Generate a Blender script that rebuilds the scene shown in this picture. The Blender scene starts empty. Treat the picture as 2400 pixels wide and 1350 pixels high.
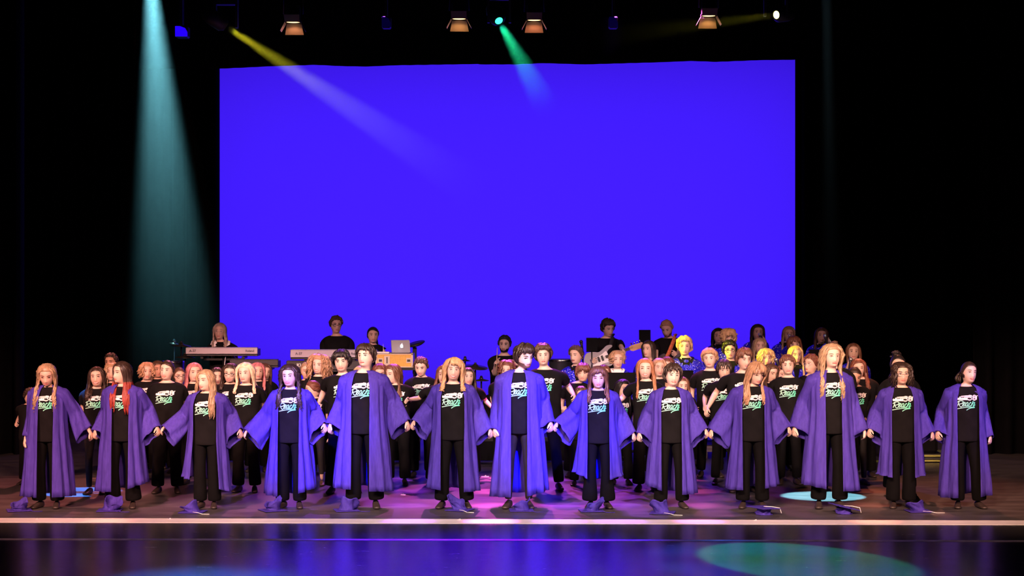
import bpy, bmesh, math, random
import numpy as np
from mathutils import Vector, Matrix

# ------------------------------------------------------------------ camera, world, exposure
SC = bpy.context.scene
COL = SC.collection
F, CH, CD = 4100.0, 2.512, 20.0          # focal length in pixels (2400 wide), eye height, distance to the front row
cam_d = bpy.data.cameras.new('camera'); cam = bpy.data.objects.new('camera', cam_d); COL.objects.link(cam)
cam.location = (0, -CD, CH); cam.rotation_euler = (math.pi / 2, 0, 0)
cam_d.sensor_width = 36; cam_d.lens = 36 * F / 2400; cam_d.clip_end = 200
SC.camera = cam
SC.view_settings.view_transform = 'Standard'; SC.view_settings.look = 'None'
SC.view_settings.gamma = 1; SC.view_settings.use_curve_mapping = False
SC.view_settings.exposure = 0.0
w = bpy.data.worlds.new('dark_house'); SC.world = w; w.use_nodes = True
w.node_tree.nodes['Background'].inputs[0].default_value = (0.006, 0.005, 0.012, 1)
w.node_tree.nodes['Background'].inputs[1].default_value = 0.35

def PT(px, py, s):
    """pixel + scale (px per metre at that depth) -> world point"""
    d = F / s
    return np.array([(px - 1200) / s, d - CD, CH - (py - 675) / s])
def floor_pt(px, py):
    s = (py - 675) / CH
    return np.array([(px - 1200) / s, F / s - CD, 0.0])

def spot(name, loc, tgt, power, color, half_deg, blend=0.3, radius=0.12):
    l = bpy.data.lights.new(name, 'SPOT'); l.energy = power; l.color = color
    l.spot_size = math.radians(2 * half_deg); l.spot_blend = blend; l.shadow_soft_size = radius
    o = bpy.data.objects.new(name, l); COL.objects.link(o); o.location = loc
    o.rotation_euler = (Vector(tgt) - Vector(loc)).to_track_quat('-Z', 'Y').to_euler()
    return o
def area(name, loc, tgt, power, color, sx, sy):
    l = bpy.data.lights.new(name, 'AREA'); l.energy = power; l.color = color
    l.shape = 'RECTANGLE'; l.size = sx; l.size_y = sy
    o = bpy.data.objects.new(name, l); COL.objects.link(o); o.location = loc
    o.rotation_euler = (Vector(tgt) - Vector(loc)).to_track_quat('-Z', 'Y').to_euler()
    return o

# ------------------------------------------------------------------ lights
# front-of-house wash: a row of profile spots, colour changing along the row
FOH = [(-5.6, (1.0, .44, .33), 1.1), (-3.8, (1.0, .50, .34), 1.1), (-1.9, (1.0, .66, .55), .88), (0.0, (1.0, .68, .58), .85),
       (1.9, (1.0, .64, .50), 1.0), (3.8, (1.0, .55, .38), 1.0), (5.6, (1.0, .54, .36), .8)]
for x, c, k in FOH:
    spot('front_wash', (x * .9 - 4.5, -13.4, 8), (x, .65, 1.0), 9000 * k, c, 9.9, .55, .25)
    spot('front_wash', (x * .9 + 4.5, -13.4, 8), (x, .65, 1.0), 5000 * k, c, 9.9, .55, .25)
# blue specials on the middle of the front row, violet fill elsewhere
spot('blue_special', (-3.4, -13, 8.5), (-2.3, 0, .85), 56000, (.01, .01, 1), 3.1, .8, .2)
spot('blue_special', (1.6, -13, 8.5), (.50, 0, .85), 57000, (.01, .01, 1), 3.4, .8, .2)
spot('blue_special', (8.5, -9, 7.5), (5.3, 0, 1.1), 3600, (.06, .04, 1), 3.4, .6, .2)
for x in (-6.5, 6.5):
    spot('violet_fill', (x, -12, 7), (x * .45, .6, 1.0), 900, (.22, .12, 1), 13, .6, .3)
# magenta and violet back light from the upstage bars
for x, c, k in ((-6.0, (1, .22, .2), .8), (-3.6, (.9, .2, .42), .8), (-2.06, (.45, .08, 1), 1.2), (-.36, (1, .12, .72), 2.0), (.66, (.45, .06, 1), 1.5), (1.65, (.3, .05, 1), 1.0), (2.9, (1, .15, .6), 1.1), (5.4, (1, .3, .18), .6)):
    spot('back_light', (x, 7.2, 6.9), (x, 1.5, 0), 2700 * k, c, 13.5, .9, .10)
# added narrow spots in lines up and down stage, standing in for glossy floor reflections
for px, c, k in ((1150, (1, .10, .62), 1.5), (958, (.40, .05, 1), .55), (1312, (.45, .05, 1), .75), (1452, (.28, .03, 1), .45), (1640, (1, .12, .62), .40), (2050, (1, .2, .1), .22), (250, (1, .2, .12), .22)):
    for ty in (3.0, 1.6, .2, -1.2):
        x = (px - 1200) / F * (ty + CD)
        spot('added_streak_spot', (x, ty + 2.4, 9.4), (x, ty, 0), 34000 * k, c, 1.9, 1.0, .06)
for x in (-2.6, 2.6): spot('band_front_light', (x * 1.4, -14, 9), (x, 6.2, 1.75), 4200, (1, .45, .5), 8.5, .8, .3)
# moving heads
YEL = PT(530, 62, 186); GRN = PT(1170, 50, 186); YEL2 = PT(1818, 35, 186)
spot('yellow_beam_light', YEL, PT(1735, 850, 163), 9500, (1, .92, .03), 4.6, .25, .04)
spot('green_beam_light', GRN, floor_pt(1868, 1312), 13000, (.02, 1, .42), 5.7, .12, .04)
spot('blue_edge_light', (-1.2, 3.0, 7.2), floor_pt(1822, 1322), 17000, (.0, .12, 1), 6.6, .5, .04)
spot('cyan_floor_light', (5.4, .9, 8.6), floor_pt(1930, 1163), 42000, (.3, .85, 1), 3.25, .08, .03)
spot('blue_floor_light', (-5.9, 2.2, 8.0), floor_pt(188, 1153), 50000, (.0, .22, 1), 3.6, .08, .03)
spot('blue_apron_light', (-4.6, 3, 7.4), floor_pt(480, 1400), 16000, (.0, .2, 1), 6.5, .9, .05)
TEAL, TEAL_T = PT(352, -75, 152), PT(408, 760, 152)
spot('teal_beam_light', TEAL, TEAL_T, 15000, (.24, .84, 1), 7.8, .55, .10)
PALE, PALE_T = PT(1936, -75, 152), PT(1950, 760, 152)
spot('pale_beam_light', PALE, PALE_T, 1100, (.5, .85, 1), 1.9, .6, .08)
spot('second_yellow_light', YEL2, PT(1350, 95, 205), 900, (1, .92, .03), 3.0, .4, .04)
spot('blue_apron_wash', (-.4, -1, 9), (-.3, -4.0, 0), 46000, (.07, 0, 1), 15, 1.0, .2)
# backlit cyclorama
area('cyc_backlight', (-.10, 14.6, 3.2), (-.10, 0, 3.2), 560, (.055, .012, 1), 14, 8.4)

# ------------------------------------------------------------------ materials
MATS = {}
def mat(name, color, rough=.6, metal=0., spec=.5, noise=None, bump=0., sheen=0., emit=None, scale=40.):
    if name in MATS: return MATS[name]
    m = bpy.data.materials.new(name); m.use_nodes = True; nt = m.node_tree; b = nt.nodes['Principled BSDF']
    b.inputs['Base Color'].default_value = (*color, 1); b.inputs['Roughness'].default_value = rough
    b.inputs['Metallic'].default_value = metal; b.inputs['Specular IOR Level'].default_value = spec
    if sheen: b.inputs['Sheen Weight'].default_value = sheen
    if emit: b.inputs['Emission Color'].default_value = (*emit[:3], 1); b.inputs['Emission Strength'].default_value = emit[3]
    if noise or bump:
        tc = nt.nodes.new('ShaderNodeTexCoord'); n = nt.nodes.new('ShaderNodeTexNoise'); n.inputs['Scale'].default_value = scale; n.inputs['Detail'].default_value = 4
        nt.links.new(tc.outputs['Object'], n.inputs['Vector'])
        if noise:
            r = nt.nodes.new('ShaderNodeValToRGB'); r.color_ramp.elements[0].position = .3; r.color_ramp.elements[1].position = .7
            r.color_ramp.elements[0].color = (*[c * (1 - noise) for c in color], 1); r.color_ramp.elements[1].color = (*[min(1, c * (1 + noise)) for c in color], 1)
            nt.links.new(n.outputs['Fac'], r.inputs['Fac']); nt.links.new(r.outputs['Color'], b.inputs['Base Color'])
        if bump:
            bp = nt.nodes.new('ShaderNodeBump'); bp.inputs['Strength'].default_value = bump; bp.inputs['Distance'].default_value = .01
            nt.links.new(n.outputs['Fac'], bp.inputs['Height']); nt.links.new(bp.outputs['Normal'], b.inputs['Normal'])
    MATS[name] = m
    return m

SKINS = {'pale': (.66, .46, .37), 'fair': (.60, .40, .31), 'tan': (.46, .26, .18), 'brown': (.22, .11, .07)}
def skin(k): return mat('skin_' + k, SKINS[k], .5, spec=.35, noise=.05, scale=18)
HAIRS = {'black': (.012, .009, .009), 'dark': (.030, .017, .012), 'brown': (.075, .038, .022), 'chestnut': (.13, .055, .03), 'auburn': (.14, .048, .028),
         'red': (.36, .15, .07), 'ginger': (.50, .29, .14), 'copper': (.40, .23, .13), 'light': (.33, .22, .13), 'blond': (.55, .36, .18), 'pale': (.70, .53, .36), 'pink': (.42, .15, .16),
         'scarlet': (.24, .03, .02), 'stubble': (.13, .075, .055), 'grey': (.33, .25, .20)}
def hairmat(k): return mat('hair_' + k, HAIRS[k], .42, spec=.5, noise=.3, scale=26)
M_TEE = mat('black_cotton', (.0055, .005, .0056), .9, spec=.12, noise=.25, scale=12, bump=.15)
M_TROUSER = mat('black_trouser_cloth', (.0028, .0025, .0030), .9, spec=.10, noise=.25, scale=9, bump=.2)
M_DENIM = mat('black_denim', (.014, .011, .011), .8, spec=.3, noise=.3, scale=14, bump=.2)
M_SHOE = mat('dark_shoe_leather', (.035, .024, .022), .45, noise=.2)
M_BOOT = mat('brown_boot_leather', (.12, .06, .04), .5, noise=.2)
M_EYEW = mat('eye_white', (.75, .70, .68), .3); M_IRIS = mat('eye_iris', (.03, .018, .012), .25)
M_LIP = mat('lip_skin', (.42, .13, .12), .45); M_TEETH = mat('tooth_enamel', (.85, .80, .74), .3)
M_GLASS = mat('spectacle_frame', (.03, .025, .03), .3, metal=.3); M_GLASSL = mat('spectacle_frame_clear', (.55, .45, .42), .3, metal=.3)
M_BLACK = mat('black_metal', (.012, .012, .013), .42, metal=.6); M_PLAST = mat('black_plastic', (.016, .015, .017), .45, noise=.2)
M_SILVER = mat('silver_case', (.36, .34, .38), .4, metal=.7); M_CHROME = mat('chrome', (.75, .75, .76), .18, metal=1)
M_MATTE = mat('matte_black_panel', (.004, .004, .0045), .9, spec=.1); M_WHITEP = mat('white_print', (.86, .82, .82), .7); M_WHITE = mat('white_cloth', (.78, .75, .74), .75, noise=.05)
M_VELVET = mat('black_velvet', (.0035, .003, .0045), .95, spec=.1, noise=.3, scale=5)

def robe_material():
    m = bpy.data.materials.new('blue_gown_cloth'); m.use_nodes = True; nt = m.node_tree; b = nt.nodes['Principled BSDF']
    b.inputs['Roughness'].default_value = .7; b.inputs['Specular IOR Level'].default_value = .12
    tc = nt.nodes.new('ShaderNodeTexCoord'); mp = nt.nodes.new('ShaderNodeMapping'); mp.inputs['Scale'].default_value = (26, 26, 5)
    n = nt.nodes.new('ShaderNodeTexNoise'); n.inputs['Scale'].default_value = 1.6; n.inputs['Detail'].default_value = 6
    r = nt.nodes.new('ShaderNodeValToRGB'); r.color_ramp.elements[0].position = .3; r.color_ramp.elements[1].position = .72
    r.color_ramp.elements[0].color = (.042, .027, .23, 1); r.color_ramp.elements[1].color = (.064, .040, .34, 1)
    bp = nt.nodes.new('ShaderNodeBump'); bp.inputs['Strength'].default_value = .35; bp.inputs['Distance'].default_value = .012
    L = nt.links.new
    L(tc.outputs['Object'], mp.inputs['Vector']); L(mp.outputs['Vector'], n.inputs['Vector']); L(n.outputs['Fac'], r.inputs['Fac']); L(r.outputs['Color'], b.inputs['Base Color'])
    L(n.outputs['Fac'], bp.inputs['Height']); L(bp.outputs['Normal'], b.inputs['Normal'])
    return m
M_ROBE = robe_material()
def sequin_material():
    m = bpy.data.materials.new('blue_sequin_cloth'); m.use_nodes = True; nt = m.node_tree; b = nt.nodes['Principled BSDF']; L = nt.links.new
    b.inputs['Base Color'].default_value = (.03, .03, .55, 1); b.inputs['Roughness'].default_value = .40; b.inputs['Metallic'].default_value = .35
    tc = nt.nodes.new('ShaderNodeTexCoord'); v = nt.nodes.new('ShaderNodeTexVoronoi'); v.inputs['Scale'].default_value = 120
    L(tc.outputs['Object'], v.inputs['Vector'])
    sub = nt.nodes.new('ShaderNodeVectorMath'); sub.operation = 'SUBTRACT'; sub.inputs[1].default_value = (.5, .5, .5); L(v.outputs['Color'], sub.inputs[0])
    sc = nt.nodes.new('ShaderNodeVectorMath'); sc.operation = 'SCALE'; sc.inputs['Scale'].default_value = 1.3; L(sub.outputs[0], sc.inputs[0])
    g = nt.nodes.new('ShaderNodeNewGeometry'); ad = nt.nodes.new('ShaderNodeVectorMath'); ad.operation = 'ADD'; L(g.outputs['Normal'], ad.inputs[0]); L(sc.outputs[0], ad.inputs[1])
    nm = nt.nodes.new('ShaderNodeVectorMath'); nm.operation = 'NORMALIZE'; L(ad.outputs[0], nm.inputs[0]); L(nm.outputs[0], b.inputs['Normal'])
    # a few sequins painted near white: their sparkle is put into the colour
    sp = nt.nodes.new('ShaderNodeSeparateColor'); L(v.outputs['Color'], sp.inputs[0])
    gt = nt.nodes.new('ShaderNodeMath'); gt.operation = 'GREATER_THAN'; gt.inputs[1].default_value = .95; L(sp.outputs[0], gt.inputs[0])
    mx = nt.nodes.new('ShaderNodeMix'); mx.data_type = 'RGBA'; mx.inputs[6].default_value = (.018, .012, .70, 1); mx.inputs[7].default_value = (.95, .93, 1, 1)
    L(gt.outputs[0], mx.inputs[0]); L(mx.outputs[2], b.inputs['Base Color'])
    return m
M_SEQUIN = sequin_material()
def teal_print():
    m = bpy.data.materials.new('teal_print'); m.use_nodes = True; nt = m.node_tree; b = nt.nodes['Principled BSDF']; L = nt.links.new
    b.inputs['Roughness'].default_value = .7
    tc = nt.nodes.new('ShaderNodeTexCoord'); sp = nt.nodes.new('ShaderNodeSeparateXYZ'); L(tc.outputs['Generated'], sp.inputs[0])
    r = nt.nodes.new('ShaderNodeValToRGB'); r.color_ramp.elements[0].color = (.42, .72, .60, 1); r.color_ramp.elements[1].color = (.10, .74, .46, 1)
    L(sp.outputs[0], r.inputs['Fac']); L(r.outputs['Color'], b.inputs['Base Color'])
    return m
M_TEAL = teal_print()

# ------------------------------------------------------------------ mesh helpers
def link(name, me, parent=None, loc=None):
    o = bpy.data.objects.new(name, me); COL.objects.link(o)
    if parent is not None: o.parent = parent
    if loc is not None: o.location = loc
    return o
def mk(name, v, f, m, parent=None, smooth=True, sub=0, solid=0., loc=None, mats=None, fm=None, fixn=False):
    me = bpy.data.meshes.new(name)
    me.from_pydata([tuple(map(float, p)) for p in v], [], [list(map(int, q)) for q in f])
    for mm in (mats or [m]): me.materials.append(mm)
    if fm is not None: me.polygons.foreach_set('material_index', fm)
    if smooth: me.polygons.foreach_set('use_smooth', [True] * len(me.polygons))
    if fixn:
        bm = bmesh.new(); bm.from_mesh(me); bmesh.ops.recalc_face_normals(bm, faces=bm.faces); bm.to_mesh(me); bm.free()
    me.update()
    o = link(name, me, parent, loc)
    if sub:
        md = o.modifiers.new('smooth', 'SUBSURF'); md.levels = sub; md.render_levels = sub
    if solid:
        md = o.modifiers.new('thickness', 'SOLIDIFY'); md.thickness = solid; md.offset = 0
    return o
def thing(name, label, cat, loc=(0, 0, 0), rz=0., group=None):
    o = bpy.data.objects.new(name, None); COL.objects.link(o); o.empty_display_size = .1
    o.location = loc; o.rotation_euler = (0, 0, rz); return tag(o, label, cat, group)
def tag(o, label, cat, group=None, kind=None):
    o['label'] = label; o['category'] = cat
    if group: o['group'] = group
    if kind: o['kind'] = kind
    return o
def struct(o, label=None):
    o['kind'] = 'structure'
    if label: o['label'] = label
    return o

class MB:
    """collects shapes for one mesh"""
    def __init__(s): s.v = []; s.f = []; s.m = []
    def add(s, v, f, mi=0):
        o = len(s.v); s.v += [tuple(p) for p in v]; s.f += [[i + o for i in q] for q in f]; s.m += [mi] * len(f); return s
    def box(s, x0, x1, y0, y1, z0, z1, mi=0, bev=0.):
        if bev <= 0:
            v = [(x, y, z) for z in (z0, z1) for y in (y0, y1) for x in (x0, x1)]
            return s.add(v, [(0, 2, 3, 1), (4, 5, 7, 6), (0, 1, 5, 4), (2, 6, 7, 3), (0, 4, 6, 2), (1, 3, 7, 5)], mi)
        b = bev; v = []; 
        for z, k in ((z0, b), (z0 + b, 0), (z1 - b, 0), (z1, b)):
            v += [(x0 + b, y0 + k, z), (x1 - b, y0 + k, z), (x1 - k, y0 + b, z), (x1 - k, y1 - b, z), (x1 - b, y1 - k, z), (x0 + b, y1 - k, z), (x0 + k, y1 - b, z), (x0 + k, y0 + b, z)]
        f = [[r * 8 + i, r * 8 + (i + 1) % 8, r * 8 + 8 + (i + 1) % 8, r * 8 + 8 + i] for r in range(3) for i in range(8)]
        f += [list(range(7, -1, -1)), list(range(24, 32))]
        return s.add(v, f, mi)
    def tube(s, pts, rad, n=6, mi=0, cap=True, flat=1.):
        pts = [np.array(p, float) for p in pts]; k = len(pts)
        rr = rad if hasattr(rad, '__len__') else [rad] * k
        v = []; up = None
        for i in range(k):
            t = pts[min(i + 1, k - 1)] - pts[max(i - 1, 0)]; t = t / (np.linalg.norm(t) + 1e-9)
            if up is None:
                a = np.array([0, 0, 1.]) if abs(t[2]) < .9 else np.array([1., 0, 0]); up = a - t * a.dot(t)
            up = up - t * up.dot(t); up = up / (np.linalg.norm(up) + 1e-9); b = np.cross(t, up)
            for j in range(n):
                a = 2 * math.pi * j / n; v.append(pts[i] + rr[i] * (math.cos(a) * up + flat * math.sin(a) * b))
        f = [[i * n + j, i * n + (j + 1) % n, (i + 1) * n + (j + 1) % n, (i + 1) * n + j] for i in range(k - 1) for j in range(n)]
        if cap: f += [list(range(n - 1, -1, -1)), [(k - 1) * n + j for j in range(n)]]
        return s.add(v, f, mi)
    def lathe(s, prof, n=16, c=(0, 0, 0), ax=2, mi=0, cap=True):
        v = []
        for r, h in prof:
            for j in range(n):
                a = 2 * math.pi * j / n; p = [r * math.cos(a), r * math.sin(a), h]
                if ax == 0: p = [h, p[0], p[1]]
                elif ax == 1: p = [p[0], h, p[1]]
                v.append((p[0] + c[0], p[1] + c[1], p[2] + c[2]))
        k = len(prof)
        f = [[i * n + j, i * n + (j + 1) % n, (i + 1) * n + (j + 1) % n, (i + 1) * n + j] for i in range(k - 1) for j in range(n)]
        if cap: f += [list(range(n - 1, -1, -1)), [(k - 1) * n + j for j in range(n)]]
        return s.add(v, f, mi)
    def ball(s, c, r, n=10, k=6, mi=0):
        r = r if hasattr(r, '__len__') else (r, r, r); v = [(c[0], c[1], c[2] - r[2])]
        for i in range(1, k):
            a = math.pi * i / k - math.pi / 2
            for j in range(n):
                b = 2 * math.pi * j / n; v.append((c[0] + r[0] * math.cos(a) * math.cos(b), c[1] + r[1] * math.cos(a) * math.sin(b), c[2] + r[2] * math.sin(a)))
        v.append((c[0], c[1], c[2] + r[2])); f = [[0, 1 + (j + 1) % n, 1 + j] for j in range(n)]
        f += [[1 + i * n + j, 1 + i * n + (j + 1) % n, 1 + (i + 1) * n + (j + 1) % n, 1 + (i + 1) * n + j] for i in range(k - 2) for j in range(n)]
        l = len(v) - 1; b0 = 1 + (k - 2) * n; f += [[b0 + j, b0 + (j + 1) % n, l] for j in range(n)]
        return s.add(v, f, mi)
    def xform(s, M):
        M = Matrix(M) if not isinstance(M, Matrix) else M; s.v = [tuple(M @ Vector(p)) for p in s.v]; return s
    def build(s, name, m, parent=None, smooth=False, loc=None, mats=None, **k):
        return mk(name, s.v, s.f, m, parent, smooth, loc=loc, mats=mats, fm=s.m if mats else None, **k)

def text_mesh(name, txt, size, m, parent, loc, rot=(math.pi / 2, 0, 0), bold=0., shear=0., align='LEFT', extrude=.002):
    c = bpy.data.curves.new(name, 'FONT'); c.body = txt; c.size = size; c.extrude = extrude; c.offset = bold; c.shear = shear; c.align_x = align; c.align_y = 'CENTER'
    t = bpy.data.objects.new('tmp', c); COL.objects.link(t)
    me = bpy.data.meshes.new_from_object(t); bpy.data.objects.remove(t); bpy.data.curves.remove(c)
    me.name = name; me.materials.clear(); me.materials.append(m)
    o = link(name, me, parent, loc); o.rotation_euler = rot; return o

# ------------------------------------------------------------------ the stage
def floor_mat(name, c0, c1, rough, spec, sx):
    m = bpy.data.materials.new(name); m.use_nodes = True; nt = m.node_tree; b = nt.nodes['Principled BSDF']; L = nt.links.new
    tc = nt.nodes.new('ShaderNodeTexCoord'); mp = nt.nodes.new('ShaderNodeMapping'); mp.inputs['Scale'].default_value = (sx, sx * 3.2, 1)
    n = nt.nodes.new('ShaderNodeTexNoise'); n.inputs['Scale'].default_value = 1.; n.inputs['Detail'].default_value = 8; n.inputs['Roughness'].default_value = .65
    r = nt.nodes.new('ShaderNodeValToRGB'); r.color_ramp.elements[0].position = .32; r.color_ramp.elements[1].position = .75
    r.color_ramp.elements[0].color = (*c0, 1); r.color_ramp.elements[1].color = (*c1, 1)
    mr = nt.nodes.new('ShaderNodeMapRange'); mr.inputs[3].default_value = rough - .06; mr.inputs[4].default_value = rough + .08
    L(tc.outputs['Object'], mp.inputs[0]); L(mp.outputs[0], n.inputs['Vector']); L(n.outputs['Fac'], r.inputs['Fac']); L(r.outputs['Color'], b.inputs['Base Color'])
    L(n.outputs['Fac'], mr.inputs[0]); L(mr.outputs[0], b.inputs['Roughness']); b.inputs['Specular IOR Level'].default_value = spec
    return m
M_FLOOR = floor_mat('scuffed_black_stage_paint', (.035, .031, .033), (.105, .092, .095), .34, .6, 1.6)
M_APRON = floor_mat('black_dance_vinyl', (.024, .024, .026), (.034, .033, .036), .24, .7, 2.4)
YT = -1.17                                                   # edge between stage paint and apron
def slab(name, x0, x1, y0, y1, z0, z1, m): return MB().box(x0, x1, y0, y1, z0, z1).build(name, m)
struct(slab('floor', -14, 14, YT, 18, -.3, 0, M_FLOOR), 'scuffed black painted stage floor')
struct(slab('floor_apron', -14, 14, -9, YT, -.3, 0, M_APRON), 'glossy black apron in front of the white line')
M_TAPE = mat('white_floor_strip', (.72, .68, .70), .55, noise=.06, scale=6)
M_TAPE2 = mat('pale_thin_tape', (.50, .46, .52), .6, noise=.3, scale=9)
t = slab('trim_1', -13, 13, -.17, .17, 0, .004, M_TAPE); t.location = (0, -1.19, 0); t.rotation_euler.z = -.019; struct(t, 'broad white strip across the front of the stage')
t = slab('trim_2', -13, 13, -.045, .045, 0, .004, M_TAPE2); t.location = (0, -2.58, 0); t.rotation_euler.z = -.013; struct(t, 'thin pale tape line across the apron')
# cyclorama: translucent cloth lit from behind
cm = bpy.data.materials.new('translucent_cyc_cloth'); cm.use_nodes = True; nt = cm.node_tree; nt.nodes.clear()
o_ = nt.nodes.new('ShaderNodeOutputMaterial'); tr = nt.nodes.new('ShaderNodeBsdfTranslucent'); df = nt.nodes.new('ShaderNodeBsdfDiffuse'); ms = nt.nodes.new('ShaderNodeMixShader')
tr.inputs[0].default_value = (.9, .9, .92, 1); df.inputs[0].default_value = (.10, .10, .11, 1); ms.inputs[0].default_value = .12
nt.links.new(tr.outputs[0], ms.inputs[1]); nt.links.new(df.outputs[0], ms.inputs[2]); nt.links.new(ms.outputs[0], o_.inputs[0])
SCY = F / 33.0
x0, x1 = (513 - 1200) / SCY, (1863 - 1200) / SCY
cyc = mk('wall_back', [(x0 - .6, 13, 0), (x1 + .6, 13, 0), (x1 + .6, 13, 7.6), (x0 - .6, 13, 7.6)], [[0, 1, 2, 3]], cm, None, False); struct(cyc, 'tall blue backlit cyclorama cloth')
struct(slab('wall_rear', -14, 14, 17.6, 17.9, 0, 12, M_VELVET)); struct(slab('wall_left', -14.2, -14, -2, 18, 0, 12, M_VELVET)); struct(slab('wall_right', 14, 14.2, -2, 18, 0, 12, M_VELVET)); struct(slab('ceiling', -14, 14, -2, 18, 12, 12.2, M_VELVET))
def drape(name, label, xa, xb, y, z0, z1, folds, amp, zedge=None):
    n = folds * 8; v = []; f = []
    for i in range(n + 1):
        t_ = i / n; x = xa + (xb - xa) * t_; yy = y + amp * math.sin(2 * math.pi * folds * t_) + .4 * amp * math.sin(2.3 * math.pi * folds * t_ + 1)
        zl = zedge(x) if zedge else z0
        v += [(x, yy, zl), (x, yy, z1)]
    f = [[2 * i, 2 * i + 2, 2 * i + 3, 2 * i + 1] for i in range(n)]
    return tag(mk(name, v, f, M_VELVET, None, True, solid=.01), label, 'curtain')
sL = F / 32.6; xl = (514 - 1200) / sL; xr = (1864.5 - 1200) / sL
drape('leg_curtain', 'black leg curtain masking the left edge of the blue cloth', -14, xl, 12.6, 0, 9, 34, .06)
drape('leg_curtain', 'black leg curtain masking the right edge of the blue cloth', xr, 14, 12.6, 0, 9, 34, .06)
drape('leg_curtain', 'black leg curtain in the left wing nearer the audience', -13, -7.4, 6.5, 0, 9, 20, .10)
drape('leg_curtain', 'black leg curtain in the right wing nearer the audience', 7.0, 13, 6.5, 0, 9, 20, .10)
EP = [(513, 161), (560, 159), (640, 155), (740, 152), (800, 155), (860, 156), (930, 153), (1000, 152), (1120, 150), (1125, 151), (1200, 151), (1275, 148), (1370, 151), (1440, 149), (1545, 146), (1620, 143), (1680, 145), (1780, 141), (1866, 140)]
sB = F / 32.3
drape('border_curtain', 'black border curtain with a softly scalloped hem above the blue cloth', -7, 7, 12.3, 0, 11.5, 50, .01,
      lambda x: CH + (675 - float(np.interp(1200 + x * sB, [e[0] for e in EP], [e[1] for e in EP]))) / sB)

# ------------------------------------------------------------------ risers
RZ1, RZ2 = .20, .35
def riser(label, px0, px1, d0, d1, h, edge=True):
    sc = F / d0; xa, xb = (px0 - 1200) / sc, (px1 - 1200) / sc; y0, y1 = d0 - CD, d1 - CD
    r = thing('stage_riser', label, 'platform', ((xa + xb) / 2, (y0 + y1) / 2, 0), 0, 'risers for the band and choir'); hw, hd = (xb - xa) / 2, (y1 - y0) / 2
    MB().box(-hw, hw, -hd, hd, h - .06, h - .012).build('frame', M_BLACK, r); MB().box(-hw, hw, -hd, hd, h - .012, h).build('deck', M_PLAST, r)
    if edge: MB().box(-hw, hw, -hd - .006, -hd, h - .055, h - .015).build('edge_rail', M_SILVER, r)
    if edge: MB().box(-hw, hw, -hd - .006, -hd + .02, .10, .14).build('brace', M_SILVER, r)
    n = max(2, int(hw * 2 / 1.2) + 1)
    for i in range(n):
        x = -hw + .04 + (2 * hw - .08) * i / (n - 1)
        for yy in (-hd + .04, hd - .04): MB().tube([(x, yy, 0), (x, yy, h - .06)], .02, 8).build('leg', M_SILVER, r, True)
    v = []; k = int(hw * 2 / .03)
    for i in range(k + 1):
        x = -hw + 2 * hw * i / k; yy = -hd + .012 + .008 * math.sin(i * 1.57); v += [(x, yy, .01), (x, yy, h - .06)]
    if not edge or label.startswith('low black'): mk('skirt', v, [[2 * i, 2 * i + 2, 2 * i + 3, 2 * i + 1] for i in range(k)], M_VELVET, r, True)
    return r
riser('low black skirted riser under the two keyboard rigs', 340, 985, 25.35, 27.8, RZ2, False)
riser('low black skirted riser under the drum kit', 1030, 1335, 25.35, 28.2, RZ2, False)
riser('silver-edged riser under the guitarists', 1345, 1640, 25.62, 27.8, RZ2)
riser('low front step of the choir riser', 1650, 2050, 25.75, 26.6, RZ1)
riser('high back step of the choir riser', 1650, 2050, 26.65, 28.2, RZ2)

# ------------------------------------------------------------------ people
def nrm(v): v = np.asarray(v, float); return v / (np.linalg.norm(v) + 1e-9)
def cr(pts, n):
    """Catmull-Rom resample"""
    P = [np.asarray(p, float) for p in pts]; P = [2 * P[0] - P[1]] + P + [2 * P[-1] - P[-2]]; k = len(P) - 3; out = []
    for i in range(n + 1):
        u = min(i / n * k, k - 1e-6); j = int(u); t = u - j; a, b, c, d = P[j:j + 4]
        out.append(.5 * (2 * b + (c - a) * t + (2 * a - 5 * b + 4 * c - d) * t * t + (3 * b - a - 3 * c + d) * t ** 3))
    return out
A24 = [math.radians(15 * k) for k in range(24)]
_h = [0, 12, 25, 40, 58, 78, 98, 115, 132, 148, 164, 172]
HEADA = [math.radians(a) for a in _h] + [math.pi] + [math.radians(360 - a) for a in _h[:0:-1]]
# head levels in head heights: z front, z back, half width, depth front, depth back, front pinch
HL = [(-.10, .00, .205, .15, .31, 0), (-.02, .10, .225, .30, .36, .1), (.015, .16, .240, .425, .40, .30), (.10, .22, .268, .435, .42, .22), (.17, .28, .290, .442, .44, .15), (.22, .32, .312, .45, .455, .1),
      (.29, .38, .322, .445, .465, .05), (.38, .45, .332, .435, .475, 0), (.49, .53, .338, .425, .48, 0), (.585, .61, .337, .447, .48, 0), (.70, .71, .332, .435, .475, 0),
      (.82, .82, .298, .375, .43, 0), (.92, .92, .222, .27, .33, 0), (.98, .98, .12, .14, .18, 0)]
def head_pt(L, a, lv):
    zf, zb, wx, yf, yb, p = L; c, s = math.cos(a), math.sin(a)
    wx *= 1.07
    x = wx * math.copysign(abs(s) ** (1 + (p if c > 0 else 0)), s); y = -(yf if c > 0 else yb) * c; z = zf * (1 + c) / 2 + zb * (1 - c) / 2
    deg = abs(math.degrees(math.atan2(s, c)))
    if deg < 1: y -= {5: .015, 6: .135, 7: .105, 8: .04, 4: .004}.get(lv, 0)
    elif deg < 13: y -= {6: .055, 7: .02, 3: .008, 5: .008}.get(lv, 0)
    elif deg < 30 and lv == 8: y += .028
    elif deg < 45 and lv == 8: y += .016
    if 100 < deg < 120 and lv in (6, 7, 8): x *= 1.13; y += .02
    return np.array([x, y, z])
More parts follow.
